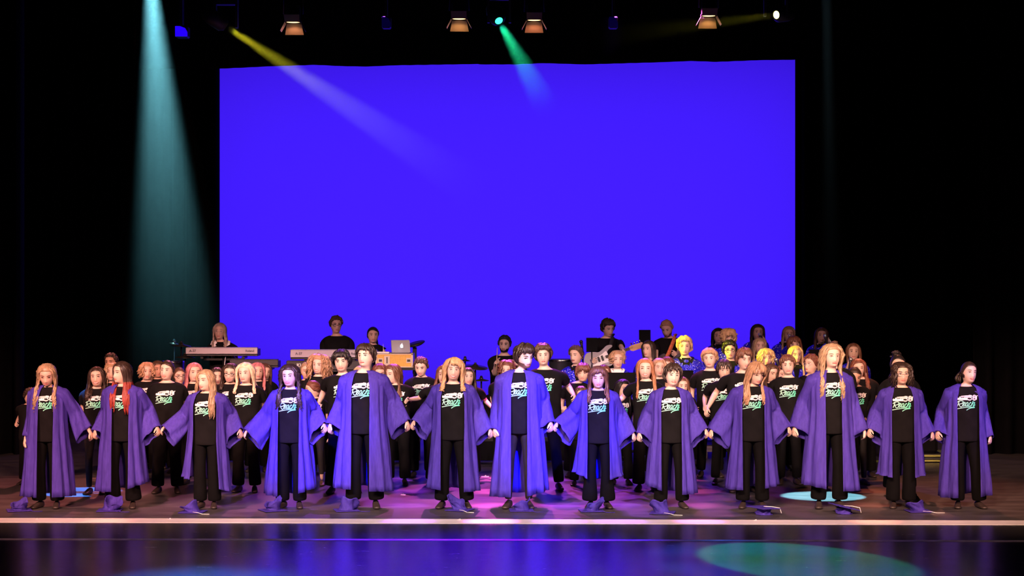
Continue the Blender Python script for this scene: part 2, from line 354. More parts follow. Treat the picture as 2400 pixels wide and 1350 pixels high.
def rotm(yaw, pitch, roll):
    return np.array(Matrix.Rotation(math.radians(yaw), 3, 'Z') @ Matrix.Rotation(math.radians(pitch), 3, 'X') @ Matrix.Rotation(math.radians(roll), 3, 'Y'))

class Cage:
    def __init__(s): s.v = []; s.f = []
    def ring(s, pts): i = len(s.v); s.v += list(pts); return list(range(i, len(s.v)))
    def bridge(s, a, b, skip=()):
        n = len(a)
        for j in range(n):
            if j in skip: continue
            s.f.append([a[j], a[(j + 1) % n], b[(j + 1) % n], b[j]])
def torso_ring(H, z, wx, yf, yb, bw, bd, zdip=0, lean=0):
    out = []
    for a in A24:
        c, s = math.cos(a), math.sin(a)
        out.append(np.array([H * wx * bw * s, -H * (yf if c > 0 else yb) * bd * c, H * (z - zdip * max(0, c))]))
    return out
TORSO = [(.50, .098, .062, .075), (.55, .097, .066, .070), (.60, .086, .064, .06), (.66, .088, .069, .06), (.72, .098, .075, .065),
         (.745, .103, .075, .066), (.768, .106, .072, .066), (.79, .107, .064, .062), (.812, .098, .05, .055), (.826, .07, .038, .045), (.840, .044, .033, .038)]
SHIRT = [(.455, .106, .076, .084), (.52, .106, .078, .082), (.60, .100, .078, .074), (.66, .101, .082, .073), (.715, .108, .086, .076),
         (.732, .111, .084, .076), (.762, .114, .080, .076), (.793, .114, .071, .070), (.821, .104, .056, .061), (.834, .078, .046, .053), (.843, .056, .042, .046)]
AH = 5                                                     # armhole starts at this level (three quads tall)

def ik(sh, tgt, l1, l2, hint):
    v = tgt - sh; d = np.linalg.norm(v); d2 = min(d, (l1 + l2) * .995); u = v / (d + 1e-9); wr = sh + u * d2
    a = (l1 * l1 - l2 * l2 + d2 * d2) / (2 * d2); h = math.sqrt(max(0, l1 * l1 - a * a)); p = hint - u * hint.dot(u)
    return sh + u * a + nrm(p) * h, wr
def arm_frame(a, side):
    ref = np.array([side * 1.0, 0, .65]); U = nrm(ref - a * ref.dot(a)); return U, side * np.cross(U, a)
def arm_rings(C, loop, sh, el, wr, side, stops, last=None):
    """stops: (t, radius) with t 0..1 upper arm, 1..2 forearm"""
    prev = loop
    for t, r in stops:
        if t <= 1: c = sh + (el - sh) * t; a = nrm(el - sh)
        else: c = el + (wr - el) * (t - 1); a = nrm(wr - el)
        if .85 < t < 1.15: a = nrm(nrm(el - sh) + nrm(wr - el))
        U, B = arm_frame(a, side)
        ring = C.ring([c + r * (math.cos(math.radians(36 * j)) * U + math.sin(math.radians(36 * j)) * B) for j in range(10)])
        C.bridge(prev, ring); prev = ring
    return prev, a
def hand(C, wring, wr, a, side, H, curl):
    """palm, four fingers and a thumb grown from the wrist ring (10 points)"""
    T, B = arm_frame(a, side); W = -B                        # T = back of the hand, W = towards the index finger
    u = H * .0062
    def palm(t, wid, th, sh=0):
        c = wr + a * t * H; pts = []
        for j in (8, 9, 0, 1, 2): k = {8: 2, 9: 1, 0: 0, 1: -1, 2: -2}[j]; pts.append((j, c + W * (k * wid / 2 + sh) + T * th * (1 - .12 * k * k / 2)))
        for j in (3, 4, 5, 6, 7): k = {3: -2, 4: -1, 5: 0, 6: 1, 7: 2}[j]; pts.append((j, c + W * (k * wid / 2 + sh) - T * th))
        return C.ring([p for _, p in sorted(pts, key=lambda q: q[0])])
    r1 = palm(.016, u * 2.7, u * 1.7); r2 = palm(.034, u * 3.4, u * 1.6); r3 = palm(.056, u * 3.5, u * 1.45)
    C.bridge(wring, r1); C.bridge(r1, r2); C.bridge(r2, r3, skip=(7,))
    bk = [8, 9, 0, 1, 2]; pl = [7, 6, 5, 4, 3]
    def finger(quad, d0, L, curls, shrink, nrmax):
        ring = quad; d = d0
        for q, cu in enumerate(curls):
            ang = math.radians(cu); d = nrm(d * math.cos(ang) + nrmax * math.sin(ang)); nrmax = nrm(nrmax - d * nrmax.dot(d))
            P = [C.v[i] for i in ring]; c = sum(P) / 4
            new = C.ring([c + (p - c) * shrink[q] + d * L[q] for p in P])
            for j in range(4): C.f.append([ring[j], ring[(j + 1) % 4], new[(j + 1) % 4], new[j]])
            ring = new
        C.f.append(ring)
    for i, fl in enumerate((.92, 1.0, .94, .76)):
        q = [r3[bk[i]], r3[bk[i + 1]], r3[pl[i + 1]], r3[pl[i]]]; l = .0475 * H * fl
        finger(q, a + W * (1.5 - i) * .05, (l * .45, l * .32, l * .26), (curl * .8, curl * 1.1, curl * .7), (.86, .9, .7), -T)
    q = [r2[8], r2[7], r3[7], r3[8]]
    finger(q, nrm(W * .8 + a * .6 - T * .35), (.017 * H, .017 * H, .013 * H), (5, 25, 20), (.8, .9, .7), nrm(a - T * .6))
LOOPC = {1: (5, 6, 7), -1: (19, 18, 17)}
def arm_loop(rings, side):
    f, m, b = LOOPC[side]; r = rings
    return [r[3][m], r[3][b], r[2][b], r[1][b], r[0][b], r[0][m], r[0][f], r[1][f], r[2][f], r[3][f]]
def leg_rings(C, loop, hip, knee, ank, stops, side):
    prev = loop; ref = np.array([0, -.75, .66])
    angs = [math.radians(-45 + i * 22.5) for i in range(13)] + [math.radians(270)]
    for t, rx in stops:
        if t <= 1: c = hip + (knee - hip) * t; a = nrm(knee - hip)
        else: c = knee + (ank - knee) * (t - 1); a = nrm(ank - knee)
        if .8 < t < 1.2: a = nrm(nrm(knee - hip) + nrm(ank - knee))
        Fv = nrm(ref - a * ref.dot(a)); S = nrm(np.cross(a, Fv)) * 1.0
        if S[0] * side < 0: S = -S
        r, ry = (rx, rx) if not hasattr(rx, '__len__') else rx
        ring = C.ring([c + r * math.sin(g) * S + ry * math.cos(g) * Fv for g in angs]); C.bridge(prev, ring); prev = ring
    return prev
def lower(C, ring, H, crotch_z, legs, stops, close=False):
    cz = np.array([0, .005 * H, crotch_z]); c = len(C.v); C.v.append(cz)
    for side in (1, -1):
        loop = [ring[i] for i in range(0, 13)] + [c] if side == 1 else [ring[(24 - i) % 24] for i in range(0, 13)] + [c]
        hip, knee, ank = legs[side]; last = leg_rings(C, loop, hip, knee, ank, stops, side)
        if close: C.f.append(last)

# ---- hair
def scalp(th, ph, off): return np.array([(.368 + off) * math.sin(ph) * math.sin(th), .02 - (.47 + off) * math.sin(ph) * math.cos(th), .56 + (.455 + off) * math.cos(ph)])
def hline(th): return float(np.interp(abs(math.degrees(th)), [0, 35, 52, 68, 80, 90, 104, 130, 180], [.84, .82, .75, .60, .46, .40, .38, .26, .12]))
def phmax(th): return math.acos(max(-.98, min(.98, (hline(th) - .56) / .455)))
def build_hair(hs, hh, xf, H, zch, rng, parent, tor):
    kind = hs.get('k', 'long'); vol = hs.get('v', .05) * 1.2 + (.006 if hs.get('k', 'long') != 'back' else 0); mb = MB(); col = hs['c']; wave = hs.get('w', .008); n = int(hs.get('n', 84) * 1.35)
    # cap that hugs the skull
    NT, NR = 36, 8; v = []; f = []
    for i in range(NT):
        th = 2 * math.pi * i / NT; th = th if th <= math.pi else th - 2 * math.pi; pm = phmax(th)
        for r in range(NR + 2):
            t = min(r, NR) / NR; o = vol * .75 * (1 - .75 * t ** 3) + .012 * math.sin(th * 9 + r) * (1 - t) * min(1, vol * 14) + .012
            if r == NR + 1: o = -.05
            v.append(xf(scalp(th, max(.02, pm * t), o)))
    for i in range(NT):
        for r in range(NR + 1): a, b = i * (NR + 2), ((i + 1) % NT) * (NR + 2); f.append([a + r, a + r + 1, b + r + 1, b + r])
    mb.add(v, f)
    def lock(pts, r0, tip=None, seg=9, wv=wave, freq=None, prof=(.55, 1, .95, .8, .3)):
        P = cr(pts, seg); ph = rng.uniform(0, 6.28); fr = freq or hs.get('f', 1.6); ln = sum(np.linalg.norm(P[i + 1] - P[i]) for i in range(seg)); k = 0.
        for i in range(seg + 1):
            g = 1.25 * (i / seg) ** .95
            P[i] = P[i] + wv * g * np.array([math.sin(ph + fr * 6.28 * i / seg * ln / .35), .6 * math.cos(ph + fr * 6.28 * i / seg * ln / .35), 0])
        R = [r0 * float(np.interp(i / seg, np.linspace(0, 1, len(prof)), prof)) for i in range(seg + 1)]
        k0 = len(mb.f); mb.tube(P, R, 4, 0, True, .6)
        if hs.get('tip'):
            for q in range(k0, len(mb.f)):
                if np.mean([mb.v[j][2] for j in mb.f[q]]) < zch - .02: mb.m[q] = 1
    U = rng.uniform
    part = hs.get('p', 0.)
    if kind in ('long', 'bob'):
        L = hs.get('l', .22)
        for i in range(n):
            sd = 1 if i % 2 else -1; thf = math.radians(U(hs.get('a', 60), 178)) * sd; off = vol * U(.55, 1.15)
            ths = thf * U(.45, .8) + part * .3; ph0 = U(.08, .5); ph1 = 1.75 + .25 * U(0, 1)
            pts = [scalp(ths + (thf - ths) * (t ** .8), ph0 + (ph1 - ph0) * t, off * (.55 + .85 * t)) for t in (0, .33, .66, 1)]
            pts = [xf(p) for p in pts]; p0 = pts[-1]; ze = zch - L * U(.75, 1.12); zs = .842 * H
            if hs.get('one') and sd != hs['one']: ze = max(ze, zch - .05)
            sp = hs.get('s', .02)
            if ze > zs - .02:
                pts.append(np.array([p0[0] * 1.06 + sd * sp * .5, p0[1] * 1.02, (p0[2] + ze) / 2])); pts.append(np.array([p0[0] * 1.02 + sd * sp, p0[1], ze]))
            else:
                front = abs(math.degrees(thf)) < hs.get('fb', 112); yy = -1 if front else 1
                xs = np.clip(abs(p0[0]) + sp * U(.2, 1.1), .035, .105) if front else abs(p0[0]) * U(.5, 1.1)
                pts.append(np.array([sd * xs, p0[1] * .5 + yy * .5 * tor(zs, xs, front), zs + .02]))
                for q in (.4, .8, 1.): zz = zs + (ze - zs) * q; x2 = xs + sp * .6 * q * U(.2, 1); pts.append(np.array([sd * x2, yy * tor(zz, x2, front), zz]))
            lock(pts, hs.get('r', .0135) * .85 * U(.8, 1.25), seg=11)
    elif kind == 'short':
        L = hs.get('l', .75)
        for i in range(n + 26):
            th = U(-math.pi, math.pi); pm = phmax(th); ph0 = U(.0, max(.1, pm - .35)); ph1 = min(pm + hs.get('over', .10), ph0 + L * U(.7, 1.2)); dth = U(-.25, .25) + part * .35
            lift = vol * U(.7, 1.25)
            pts = [xf(scalp(th + dth * t, ph0 + (ph1 - ph0) * t, lift * (.35 + .65 * math.sin(math.pi * (.25 + .6 * t))))) for t in (0, .35, .7, 1)]
            lock(pts, .0125 * U(.8, 1.25), seg=5, wv=wave * .6, freq=1.2)
    elif kind == 'curly':
        L = hs.get('l', .12)
        for i in range(n + 40):
            sd = 1 if i % 2 else -1; th = math.radians(U(40, 180)) * sd; ph0 = U(.1, 1.3); off = vol * U(.5, 1.2)
            p0 = scalp(th, ph0, off * .6); p1 = scalp(th * 1.03, min(1.9, ph0 + .55), off * 1.2); p2 = scalp(th * 1.05, min(2.1, ph0 + 1.), off * 1.3)
            p2 = xf(p2); p3 = p2 + np.array([sd * U(0, .03), U(-.01, .02), -L * U(.4, 1.1)])
            lock([xf(p0), xf(p1), p2, p3], .014 * U(.8, 1.2), seg=10, wv=hs.get('w', .016), freq=hs.get('f', 3.2))
    elif kind == 'back':
        for i in range(40):
            th = math.radians(U(0, 360)); pm = phmax(th); th = th if th < math.pi else th - 2 * math.pi
            back = math.copysign(math.radians(165), th)
            pts = [xf(scalp(th + (back - th) * t * .7, pm + (1.45 - pm) * t, vol * (.5 + .4 * t))) for t in (0, .35, .7, 1)]
            lock(pts, .009 * U(.8, 1.2), seg=5, wv=.002)
        if hs.get('tail'):
            q = xf(np.array([0, .56, .62]))
            for i in range(18): sx = U(-.02, .02); lock([q, q + np.array([sx + hs.get('tx', 0) * .5, .05, -.05]), q + np.array([sx * 1.6 + hs.get('tx', 0), .04, -.6 * hs['tail']]), q + np.array([sx * 1.2 + hs.get('tx', 0), .03, -hs['tail'] * U(.8, 1)])], .011, seg=8)
        if hs.get('bun'):
            bx, bz, br = hs['bun']; q = np.array([bx, .30, bz])
            for i in range(34):
                a = U(0, 6.28); e = U(-1.2, 1.2); c2 = lambda t: xf(q + br * np.array([math.cos(a + t) * math.cos(e), math.sin(a + t) * math.cos(e), math.sin(e)]))
                lock([c2(0), c2(.7), c2(1.4), c2(2.1)], .014 * U(.8, 1.3), seg=5, wv=wave)
            mb.ball(xf(q), br * hh * .85, 8, 6)
    if hs.get('fr'):
        fz = hs['fr']; k = int(26 + 10 * hs.get('frw', 1))
        for i in range(k):
            th = math.radians(U(-50, 50)); e = math.acos(max(-.9, min(.9, (fz + .05 * (abs(math.degrees(th)) > 30) * -2 + U(-.03, .05) - .56) / .455))); ph0 = U(.25, .55)
            off = max(vol, .04)
            pts = [xf(scalp(th * .75 + part * .2, ph0, off)), xf(scalp(th * .9 + part * .12, (ph0 + e) / 2, off * 1.15)), xf(scalp(th, e, off * U(.7, 1.)))]
            lock(pts, .0115 * U(.8, 1.2), seg=5, wv=wave * .5, prof=(.6, 1, 1, .8, .35))
    mats = [hairmat(col)] + ([hairmat(hs['tip'])] if hs.get('tip') else [])
    return mk('hair', mb.v, mb.f, None, parent, True, mats=mats, fm=mb.m)

# ---- printed chest emblem (strokes measured on one shirt; 5211 units to the metre, x centre 755)
REACH = [[(290, 540), (240, 700), (180, 860)], [(170, 625), (260, 545), (380, 512), (480, 525), (508, 580), (450, 660), (330, 703), (265, 700)],
         [(265, 700), (310, 810), (370, 870), (430, 850), (500, 765), (590, 675), (622, 615), (570, 597), (505, 680), (480, 770), (520, 832), (590, 790), (650, 700)],
         [(795, 622), (725, 607), (655, 700), (630, 790), (668, 830), (730, 770), (795, 640), (745, 765), (752, 832), (815, 795)],
         [(960, 645), (925, 598), (862, 680), (820, 780), (850, 832), (920, 812), (990, 730)],
         [(1092, 515), (1020, 680), (950, 835)], [(962, 800), (1050, 680), (1130, 602), (1190, 622), (1130, 722), (1080, 800), (1112, 835), (1212, 728)],
         [(140, 1000), (400, 940), (700, 893), (1180, 885)], [(1180, 908), (950, 932), (800, 990), (700, 1065)]]
def _loops():
    s = []
    x = 170
    for k in range(7):                                       # heavy joined script word
        s.append(([(x, 440), (x + 45, 400), (x + 70, 360), (x + 40, 345), (x + 5, 395), (x + 30, 455), (x + 92, 440)], 44)); x += 86
    s.append(([(330, 290), (345, 380)], 44)); s.append(([(600, 320), (560, 455)], 40)); s.append(([(300, 292), (400, 285), (490, 292)], 34)); s.append(([(520, 345), (640, 318)], 30))
    for o, w_ in ((0, 32), (52, 22)):                         # outlined figures 3 and 0
        s.append(([(840, 190 + o), (960, 190 + o), (1020, 235), (985, 300), (930, 325), (1000, 370), (975 - o * .4, 445 - o * .2), (870, 490 - o), (775, 450 - o * .6)], w_))
        s.append(([(1070 + o * .7, 330), (1085 + o * .7, 220 + o * .5), (1180, 175 + o * .7), (1270 - o * .7, 230 + o * .4), (1275 - o * .7, 340), (1250 - o * .7, 440 - o * .5), (1160, 490 - o * .7), (1075 + o * .7, 430 - o * .5), (1070 + o * .7, 330)], w_))
    s.append(([(1385, 225), (1325, 230), (1300, 450)], 40)); s.append(([(1010, 405), (1075, 440)], 22)); s.append(([(1060, 365), (1280, 350)], 20)); s.append(([(1085, 265), (1275, 285)], 26)); s.append(([(1090, 310), (1275, 320)], 22))
    for y0, y1, x0 in ((238, 190, 390), (262, 225, 450), (288, 255, 520), (312, 290, 620), (335, 325, 700)): s.append(([(x0, y0), (700, (y0 + y1) / 2 - 4), (1010, y1)], 19))
    return s
EMBLEM = _loops()
def ribbons(strokes, mapf, dens=40.):
    v = []; f = []
    for pts, wd in strokes:
        n = max(3, int(sum(math.dist(pts[i], pts[i + 1]) for i in range(len(pts) - 1)) / dens)); P = [np.array(p) for p in cr([np.array(p, float) for p in pts], n)]; b = len(v)
        for i, p in enumerate(P):
            t = P[min(i + 1, n)] - P[max(i - 1, 0)]; t = t / (np.linalg.norm(t) + 1e-9); q = np.array([-t[1], t[0]]) * wd / 2
            v += [mapf(p + q), mapf(p - q)]
        f += [[b + 2 * i, b + 2 * i + 1, b + 2 * i + 3, b + 2 * i + 2] for i in range(n)]
    return v, f

def shoe_mesh():
    C = Cage(); prev = None
    for y, wx, h, zb in ((.105, .022, .05, .012), (.085, .036, .075, 0), (.03, .038, .088, 0), (-.03, .040, .066, 0), (-.09, .047, .048, 0), (-.14, .044, .036, 0), (-.172, .026, .024, .008)):
        r = C.ring([(wx * math.sin(a) * (1.0 if math.cos(a) < 0 else .86), y, zb + (h / 2) * (1 + math.copysign(abs(math.cos(a)) ** .6, math.cos(a)))) for a in [2 * math.pi * k / 12 for k in range(12)]])
        if prev: C.bridge(prev, r)
        else: C.f.append(r)
        prev = r
    C.f.append(prev)
    return C
_sc = shoe_mesh(); SHOE = {}
def shoe(parent, pos, yaw, k, boot=False):
    m = M_BOOT if boot else M_SHOE
    if boot not in SHOE:
        o = mk('shoe', _sc.v, _sc.f, m, parent, True, sub=1, fixn=True); SHOE[boot] = o.data
    else:
        o = link('shoe', SHOE[boot], parent); md = o.modifiers.new('smooth', 'SUBSURF'); md.levels = 1; md.render_levels = 1
    o.location = pos; o.rotation_euler = (0, 0, yaw); o.scale = (k, k, k)

def build_robe(H, arms, R, rng, parent):
    """open gown with bell sleeves; R: w opening half width (m), cx opening centre, hem height (m), fl flare"""
    wz = R.get('w', .11); cx = R.get('cx', 0.); hem = R.get('hem', .17); fl = R.get('fl', 1.); hl, hr = R.get('hems', (0, 0))
    Z = [.850, .838, .822, .79, .73, .62, .50, .36, .22, hem / H]
    AX = [.056, .086, .116, .122, .127, .126, .134, .148, .160, .170]; YF = [.036, .048, .066, .088, .098, .104, .112, .118, .122, .126]; YB = [.046, .056, .066, .082, .09, .096, .108, .125, .14, .15]
    NC, NRW = 64, 30; v = []; f = []; mb = MB(); ph = rng.uniform(0, 6); ph2 = rng.uniform(0, 6)
    k1 = rng.choice((11, 12, 13)); k2 = rng.choice((19, 21, 23))
    for r in range(NRW + 1):
        t = r / NRW; zz = np.interp(t, [0, .06, .12, .2, .32, .48, .62, .76, .9, 1], Z); q = np.interp(-zz, [-z for z in Z], range(10))
        ax, yf, yb = (H * float(np.interp(q, range(10), a)) for a in (AX, YF, YB)); fk = 1 + (fl - 1) * max(0, (.7 - zz) / .6); ax *= fk * R.get('bw', 1); yb *= fk
        wv = wz * float(np.interp(zz, [.15, .5, .75, .83, .85], [R.get('wh', 1.0), 1.0, 1., .75, .5])); amp = .022 * max(0, (.82 - zz) / .65) ** .6
        for c in range(NC + 1):
            u = c / NC
            a0 = math.asin(min(.96, max(.05, (wv + cx) / ax))); a1 = math.asin(min(.96, max(.05, (wv - cx) / ax)))
            a = a0 + (2 * math.pi - a0 - a1) * u             # from one front edge round the back to the other
            sx, cy = math.sin(a), math.cos(a); em = min(1, .25 + min(u, 1 - u) * 12)
            fold = amp * em * (math.sin(k1 * a + ph + 1.5 * zz) + .6 * math.sin(k2 * a + ph2 - 2.5 * zz)) + .003 * math.sin(17 * zz + 5 * a) * em
            zl = zz * H + (hl * max(0, -sx) + hr * max(0, sx)) * max(0, (.5 - zz) / .4) + .012 * math.sin(3 * a + ph) * max(0, .3 - zz)
            v.append((sx * (ax + fold), -cy * ((yf if cy > 0 else yb) + fold), zl))
    W_ = NC + 1
    f = [[r * W_ + c, r * W_ + c + 1, (r + 1) * W_ + c + 1, (r + 1) * W_ + c] for r in range(NRW) for c in range(NC)]
    mb.add(v, f)
    for side in (1, -1):
        sh, el, wr = arms[side]; dr = R.get('drop', .25) * rng.uniform(.9, 1.08); n = 26; k = 16; v = []; p0 = rng.uniform(0, 6)
        inn = np.array([-side * .75, .0, -1.]); end = R.get('se', (1.10, 1.10))[0 if side == -1 else 1]
        for i in range(-2, k + 1):
            t = max(0, i) / k * 2 * end
            if t <= 1: c = sh + (el - sh) * t
            else: c = el + (wr - el) * (t - 1)
            a = nrm(nrm(el - sh) * max(0, 1.4 - t) + nrm(wr - el) * max(0, t - .6)); 
            if i < 0: c = sh + np.array([-side * (.028 * H * -i), 0, .006 * H * -i]); a = nrm(a + np.array([side * 1.2, 0, .25]) * -i)
            d = nrm(inn - a * inn.dot(a)); s = np.cross(a, d)
            drop = dr * float(np.interp(t, [0, .25, .8, 1.6, 2 * end], [.46, .46, .56, .90, 1.04])); rs = H * float(np.interp(t, [0, .5, 1.5, 2], [.056, .050, .048, .044])); top = H * float(np.interp(t, [0, .12, .3, .6, 2], [.036, .040, .037, .033, .029]))
            sl = a * .05 * max(0, i / k) ** 3; drop *= 1 + .12 * min(0, i); top *= 1 + .22 * min(0, i)
            for j in range(n):
                g = 2 * math.pi * j / n; w0 = (1 - math.cos(g)) / 2
                fold = .013 * math.sin(5 * g + p0 + 2 * t) * min(1, t * 1.2) + .006 * math.sin(9 * g - p0 + 5 * t)
                v.append(c + s * (rs * math.sin(g) * (1 + .15 * math.sin(3 * t + p0)) + fold) + d * (w0 * drop - top * (1 - w0) + fold * .6) + sl * w0)
        f = [[i * n + j, i * n + (j + 1) % n, (i + 1) * n + (j + 1) % n, (i + 1) * n + j] for i in range(k + 2) for j in range(n)]
        mb.add(v, f)
    return mk('gown', mb.v, mb.f, M_ROBE, parent, True, solid=.005)

PERSONS = []
def person(label, px, top, s, hair, outfit='tee', fem=True, yaw=0, head=(0, 0, 0), hands=None, base=0., bx=None, bw=1., bd=None, sk='fair', smile=0, glasses=None, beard=None,
           legs=None, robe=None, trouser='wide', boots=False, curl=38, group=None, hd=None, feet=None, seat=None, eyes=True, pr=True, lipc=None, hs=1., seed=None):
    rng = random.Random(seed if seed is not None else int(px * 7 + top * 13)); bx = px if bx is None else bx
    if yaw == 0: yaw = rng.uniform(-4, 4)
    if head[2] == 0: head = (head[0] + rng.uniform(-3, 3), head[1], rng.uniform(-4, 4))
    X = (bx - 1200) / s; Y = F / s - CD; Zt = CH - (top - 675) / s - base - hair.get('v', .05) * .20
    H = Zt / max(.9, 1 - .02 * abs(head[1]) / 20) if seat is None else seat['H']
    root = thing('person', label, 'person', (X, Y, base), math.radians(yaw), group); PERSONS.append(root)
    toL = np.array(Matrix.Rotation(-math.radians(yaw), 3, 'Z')); org = np.array([X, Y, base])
    L = lambda p: toL @ (np.asarray(p, float) - org)
    drop = 0. if seat is None else H - Zt                    # seated: everything above the hips moves down
    bd = bw if bd is None else bd
    hh = (.06 * H + .122) * hs; zch = H - hh; hx = (px - bx) / s * math.cos(math.radians(yaw))
    Rh = rotm(head[0] - yaw * .0, head[1], head[2]); piv = np.array([0, .06, .02]); base_h = np.array([hx, -.012 * H, zch])
    fw = np.array([rng.uniform(.95, 1.05), 1, 1])
    def xf(p): return base_h + hh * (Rh @ (np.asarray(p) * fw - piv) + piv) + np.array([0, 0, -drop])
    dz = np.array([0, 0, -drop])
    sw = (.100 if fem else .108) * H * (.5 + .5 * bw); sh = {sd: np.array([sd * sw, .004 * H, .800 * H]) + dz for sd in (1, -1)}
    arms = {}; hdir = {}
    for sd in (1, -1):
        i = 0 if sd == -1 else 1; tg = hands[i] if hands else None
        if tg is None: t3 = sh[sd] + np.array([sd * .055 * H, -.02 * H, -.355 * H])
        elif len(tg) == 2: t3 = L(PT(tg[0], tg[1], s if hd is None else hd))
        elif len(tg) == 3 and tg[2] > 20: t3 = L(PT(*tg))
        else: t3 = np.array(tg) * H + dz
        back = nrm(t3 - sh[sd]); wt = t3 - back * .045 * H
        el, wr = ik(sh[sd], wt, .172 * H, .155 * H, np.array([sd * .12, .9, -.3])); arms[sd] = (sh[sd], el, wr)
    # ---- body: one continuous surface
    C = Cage(); rings = []
    for (z, wx, yf, yb) in TORSO: rings.append(C.ring([p + dz for p in torso_ring(H, z, wx, yf, yb, bw * (1 if fem else 1.02), bd)]))
    for i in range(len(rings) - 1):
        C.bridge(rings[i], rings[i + 1], skip=(5, 6, 17, 18) if AH <= i < AH + 3 else ())
    nb = C.ring([p * np.array([1, 1, 1]) + np.array([hx * .35, -.004 * H, 0]) + dz for p in torso_ring(H, .853, (.031 if fem else .036), .030, .034, 1, 1)]); C.bridge(rings[-1], nb); prev = nb
    for lv, Lv in enumerate(HL):
        k = .55 if lv == 0 else 1.
        pts = []
        for a in HEADA:
            p = head_pt(Lv, a, lv); q = xf(p)
            if lv == 0: q0 = base_h + hh * p + dz; q = q0 * .5 + q * .5
            pts.append(q)
        r = C.ring(pts); C.bridge(prev, r); prev = r
    t = len(C.v); C.v.append(xf((0, 0, 1.0)))
    for j in range(24): C.f.append([prev[j], prev[(j + 1) % 24], t])
    am = .9 + .1 * bw
    for sd in (1, -1):
        a3 = arms[sd]; lp = arm_loop(rings[AH:AH + 4], sd)
        wrg, a = arm_rings(C, lp, *a3, sd, [(.12, .029 * H * am), (.5, .025 * H * am), (.9, .0225 * H * am), (1.02, .0225 * H * am), (1.3, .0235 * H * am), (1.7, .0185 * H), (1.97, .0150 * H)])
        hand(C, wrg, a3[2], a, sd, H, curl)
    fx = feet or (-.062, .062); fx = (fx[0] - .008, fx[1] + .008)
    if seat is None:
        leg = {sd: (np.array([sd * .05 * H, 0, .47 * H]), np.array([(sd * .05 + fx[i]) / 2 * H, -.012 * H, .27 * H]), np.array([fx[i] * H, .012 * H, .045 * H])) for sd, i in ((1, 1), (-1, 0))}
    else:
        hz = seat['z']; kn = seat.get('k', .5)
        leg = {sd: (np.array([sd * .055 * H, -.02, .47 * H - drop]), np.array([sd * .13 * H, -.26 * H, .29 * H]), np.array([sd * .13 * H, -.24 * H, .05 * H])) for sd in (1, -1)}
    lower(C, rings[0], H, .455 * H - drop, leg, [(.25, .040 * H), (.7, .028 * H), (1.0, .026 * H), (1.35, .029 * H), (1.75, .019 * H), (2., .018 * H)], close=True)
    mk('body', C.v, C.f, skin(sk), root, True, sub=1, fixn=True)
    # ---- face
    def face_y(x, z):
        zs = [l[0] for l in HL[1:]]; wx = np.interp(z, zs, [l[2] for l in HL[1:]]); yf = np.interp(z, zs, [l[3] for l in HL[1:]]); q = min(.98, abs(x) / wx); return -yf * math.sqrt(1 - q * q)
    if eyes:
        shut = eyes == 'shut'
        for sd in (1, -1):
            c = np.array([sd * .150, face_y(.150, .485) + .030, .488]); mb = MB(); mb.ball((0, 0, 0), (.066, .036, .034 if not shut else .012), 10, 6)
            mi = []
            for q in mb.f:
                m_ = np.mean([mb.v[j] for j in q], axis=0); mi.append(1 if (abs(m_[0]) < .034 and m_[1] < -.008) or shut else 0)
            o = mk('eye', [xf(np.array(p) + c) for p in mb.v], mb.f, None, root, True, mats=[M_EYEW, M_IRIS], fm=mi)
            pts = [xf((sd * (.085 + .13 * t), face_y(.085 + .13 * t, .525) - .004, .512 + .022 * math.sin(math.pi * t))) for t in (0, .35, .7, 1)]
            ml = MB(); ml.tube(pts, [.0025 * hh / .22, .004 * hh / .22, .004 * hh / .22, .002], 4)
            pts = [xf((sd * (.065 + .185 * t), face_y(.065 + .185 * t, .60) - .008, (.600 if not fem else .607) + .022 * math.sin(math.pi * t * .9) - .012 * t)) for t in (0, .35, .7, 1)]
            ml.tube(pts, [(.0026 if fem else .0036), (.0036 if fem else .0048), .0034, .0014], 4)
            mk('eyebrow', ml.v, ml.f, hairmat(hair['c'] if hair['c'] in ('black', 'dark', 'brown', 'chestnut', 'auburn', 'grey') else 'auburn'), root)
        wd = .120 + .03 * smile; up = .02 + .03 * smile; mb = MB()
        for zz, r in ((.182, .018), (.150, .022)):
            o = -.02 * smile * (zz < .17)
            mb.tube([xf((wd * t, face_y(wd * t, .17) - .006 + .02 * t * t, zz + o * (1 - t * t) + up * t * t)) for t in (-1, -.6, -.2, .2, .6, 1)], [.3 * r * hh, .8 * r * hh, r * hh, r * hh, .8 * r * hh, .3 * r * hh], 6)
        mk('lips', mb.v, mb.f, M_LIP, root)
        if smile > 1:
            mb = MB(); mb.tube([xf((wd * .8 * t, face_y(wd * t, .17) - .004, .165 + up * t * t * .8 - .008)) for t in (-1, -.5, 0, .5, 1)], [.004 * hh, .020 * hh, .026 * hh, .020 * hh, .004 * hh], 6); mk('teeth', mb.v, mb.f, M_TEETH, root)
    if glasses:
        mb = MB()
        for sd in (1, -1):
            cx = sd * .160; ring = [xf((cx + .105 * math.cos(a), face_y(abs(cx), .48) - .05 + .03 * abs(math.cos(a)) * (1 if math.cos(a) * sd > 0 else 0), .475 + .082 * math.sin(a))) for a in np.linspace(0, 6.283, 15)]
            mb.tube(ring, .0028, 4, cap=False); mb.tube([xf((sd * .262, -.33, .50)), xf((sd * .345, -.10, .50)), xf((sd * .345, .06, .48))], .0028, 4)
        mb.tube([xf((-.055, -.475, .49)), xf((0, -.50, .50)), xf((.055, -.475, .49))], .0028, 4)
        mk('glasses', mb.v, mb.f, M_GLASSL if glasses == 'clear' else M_GLASS, root)
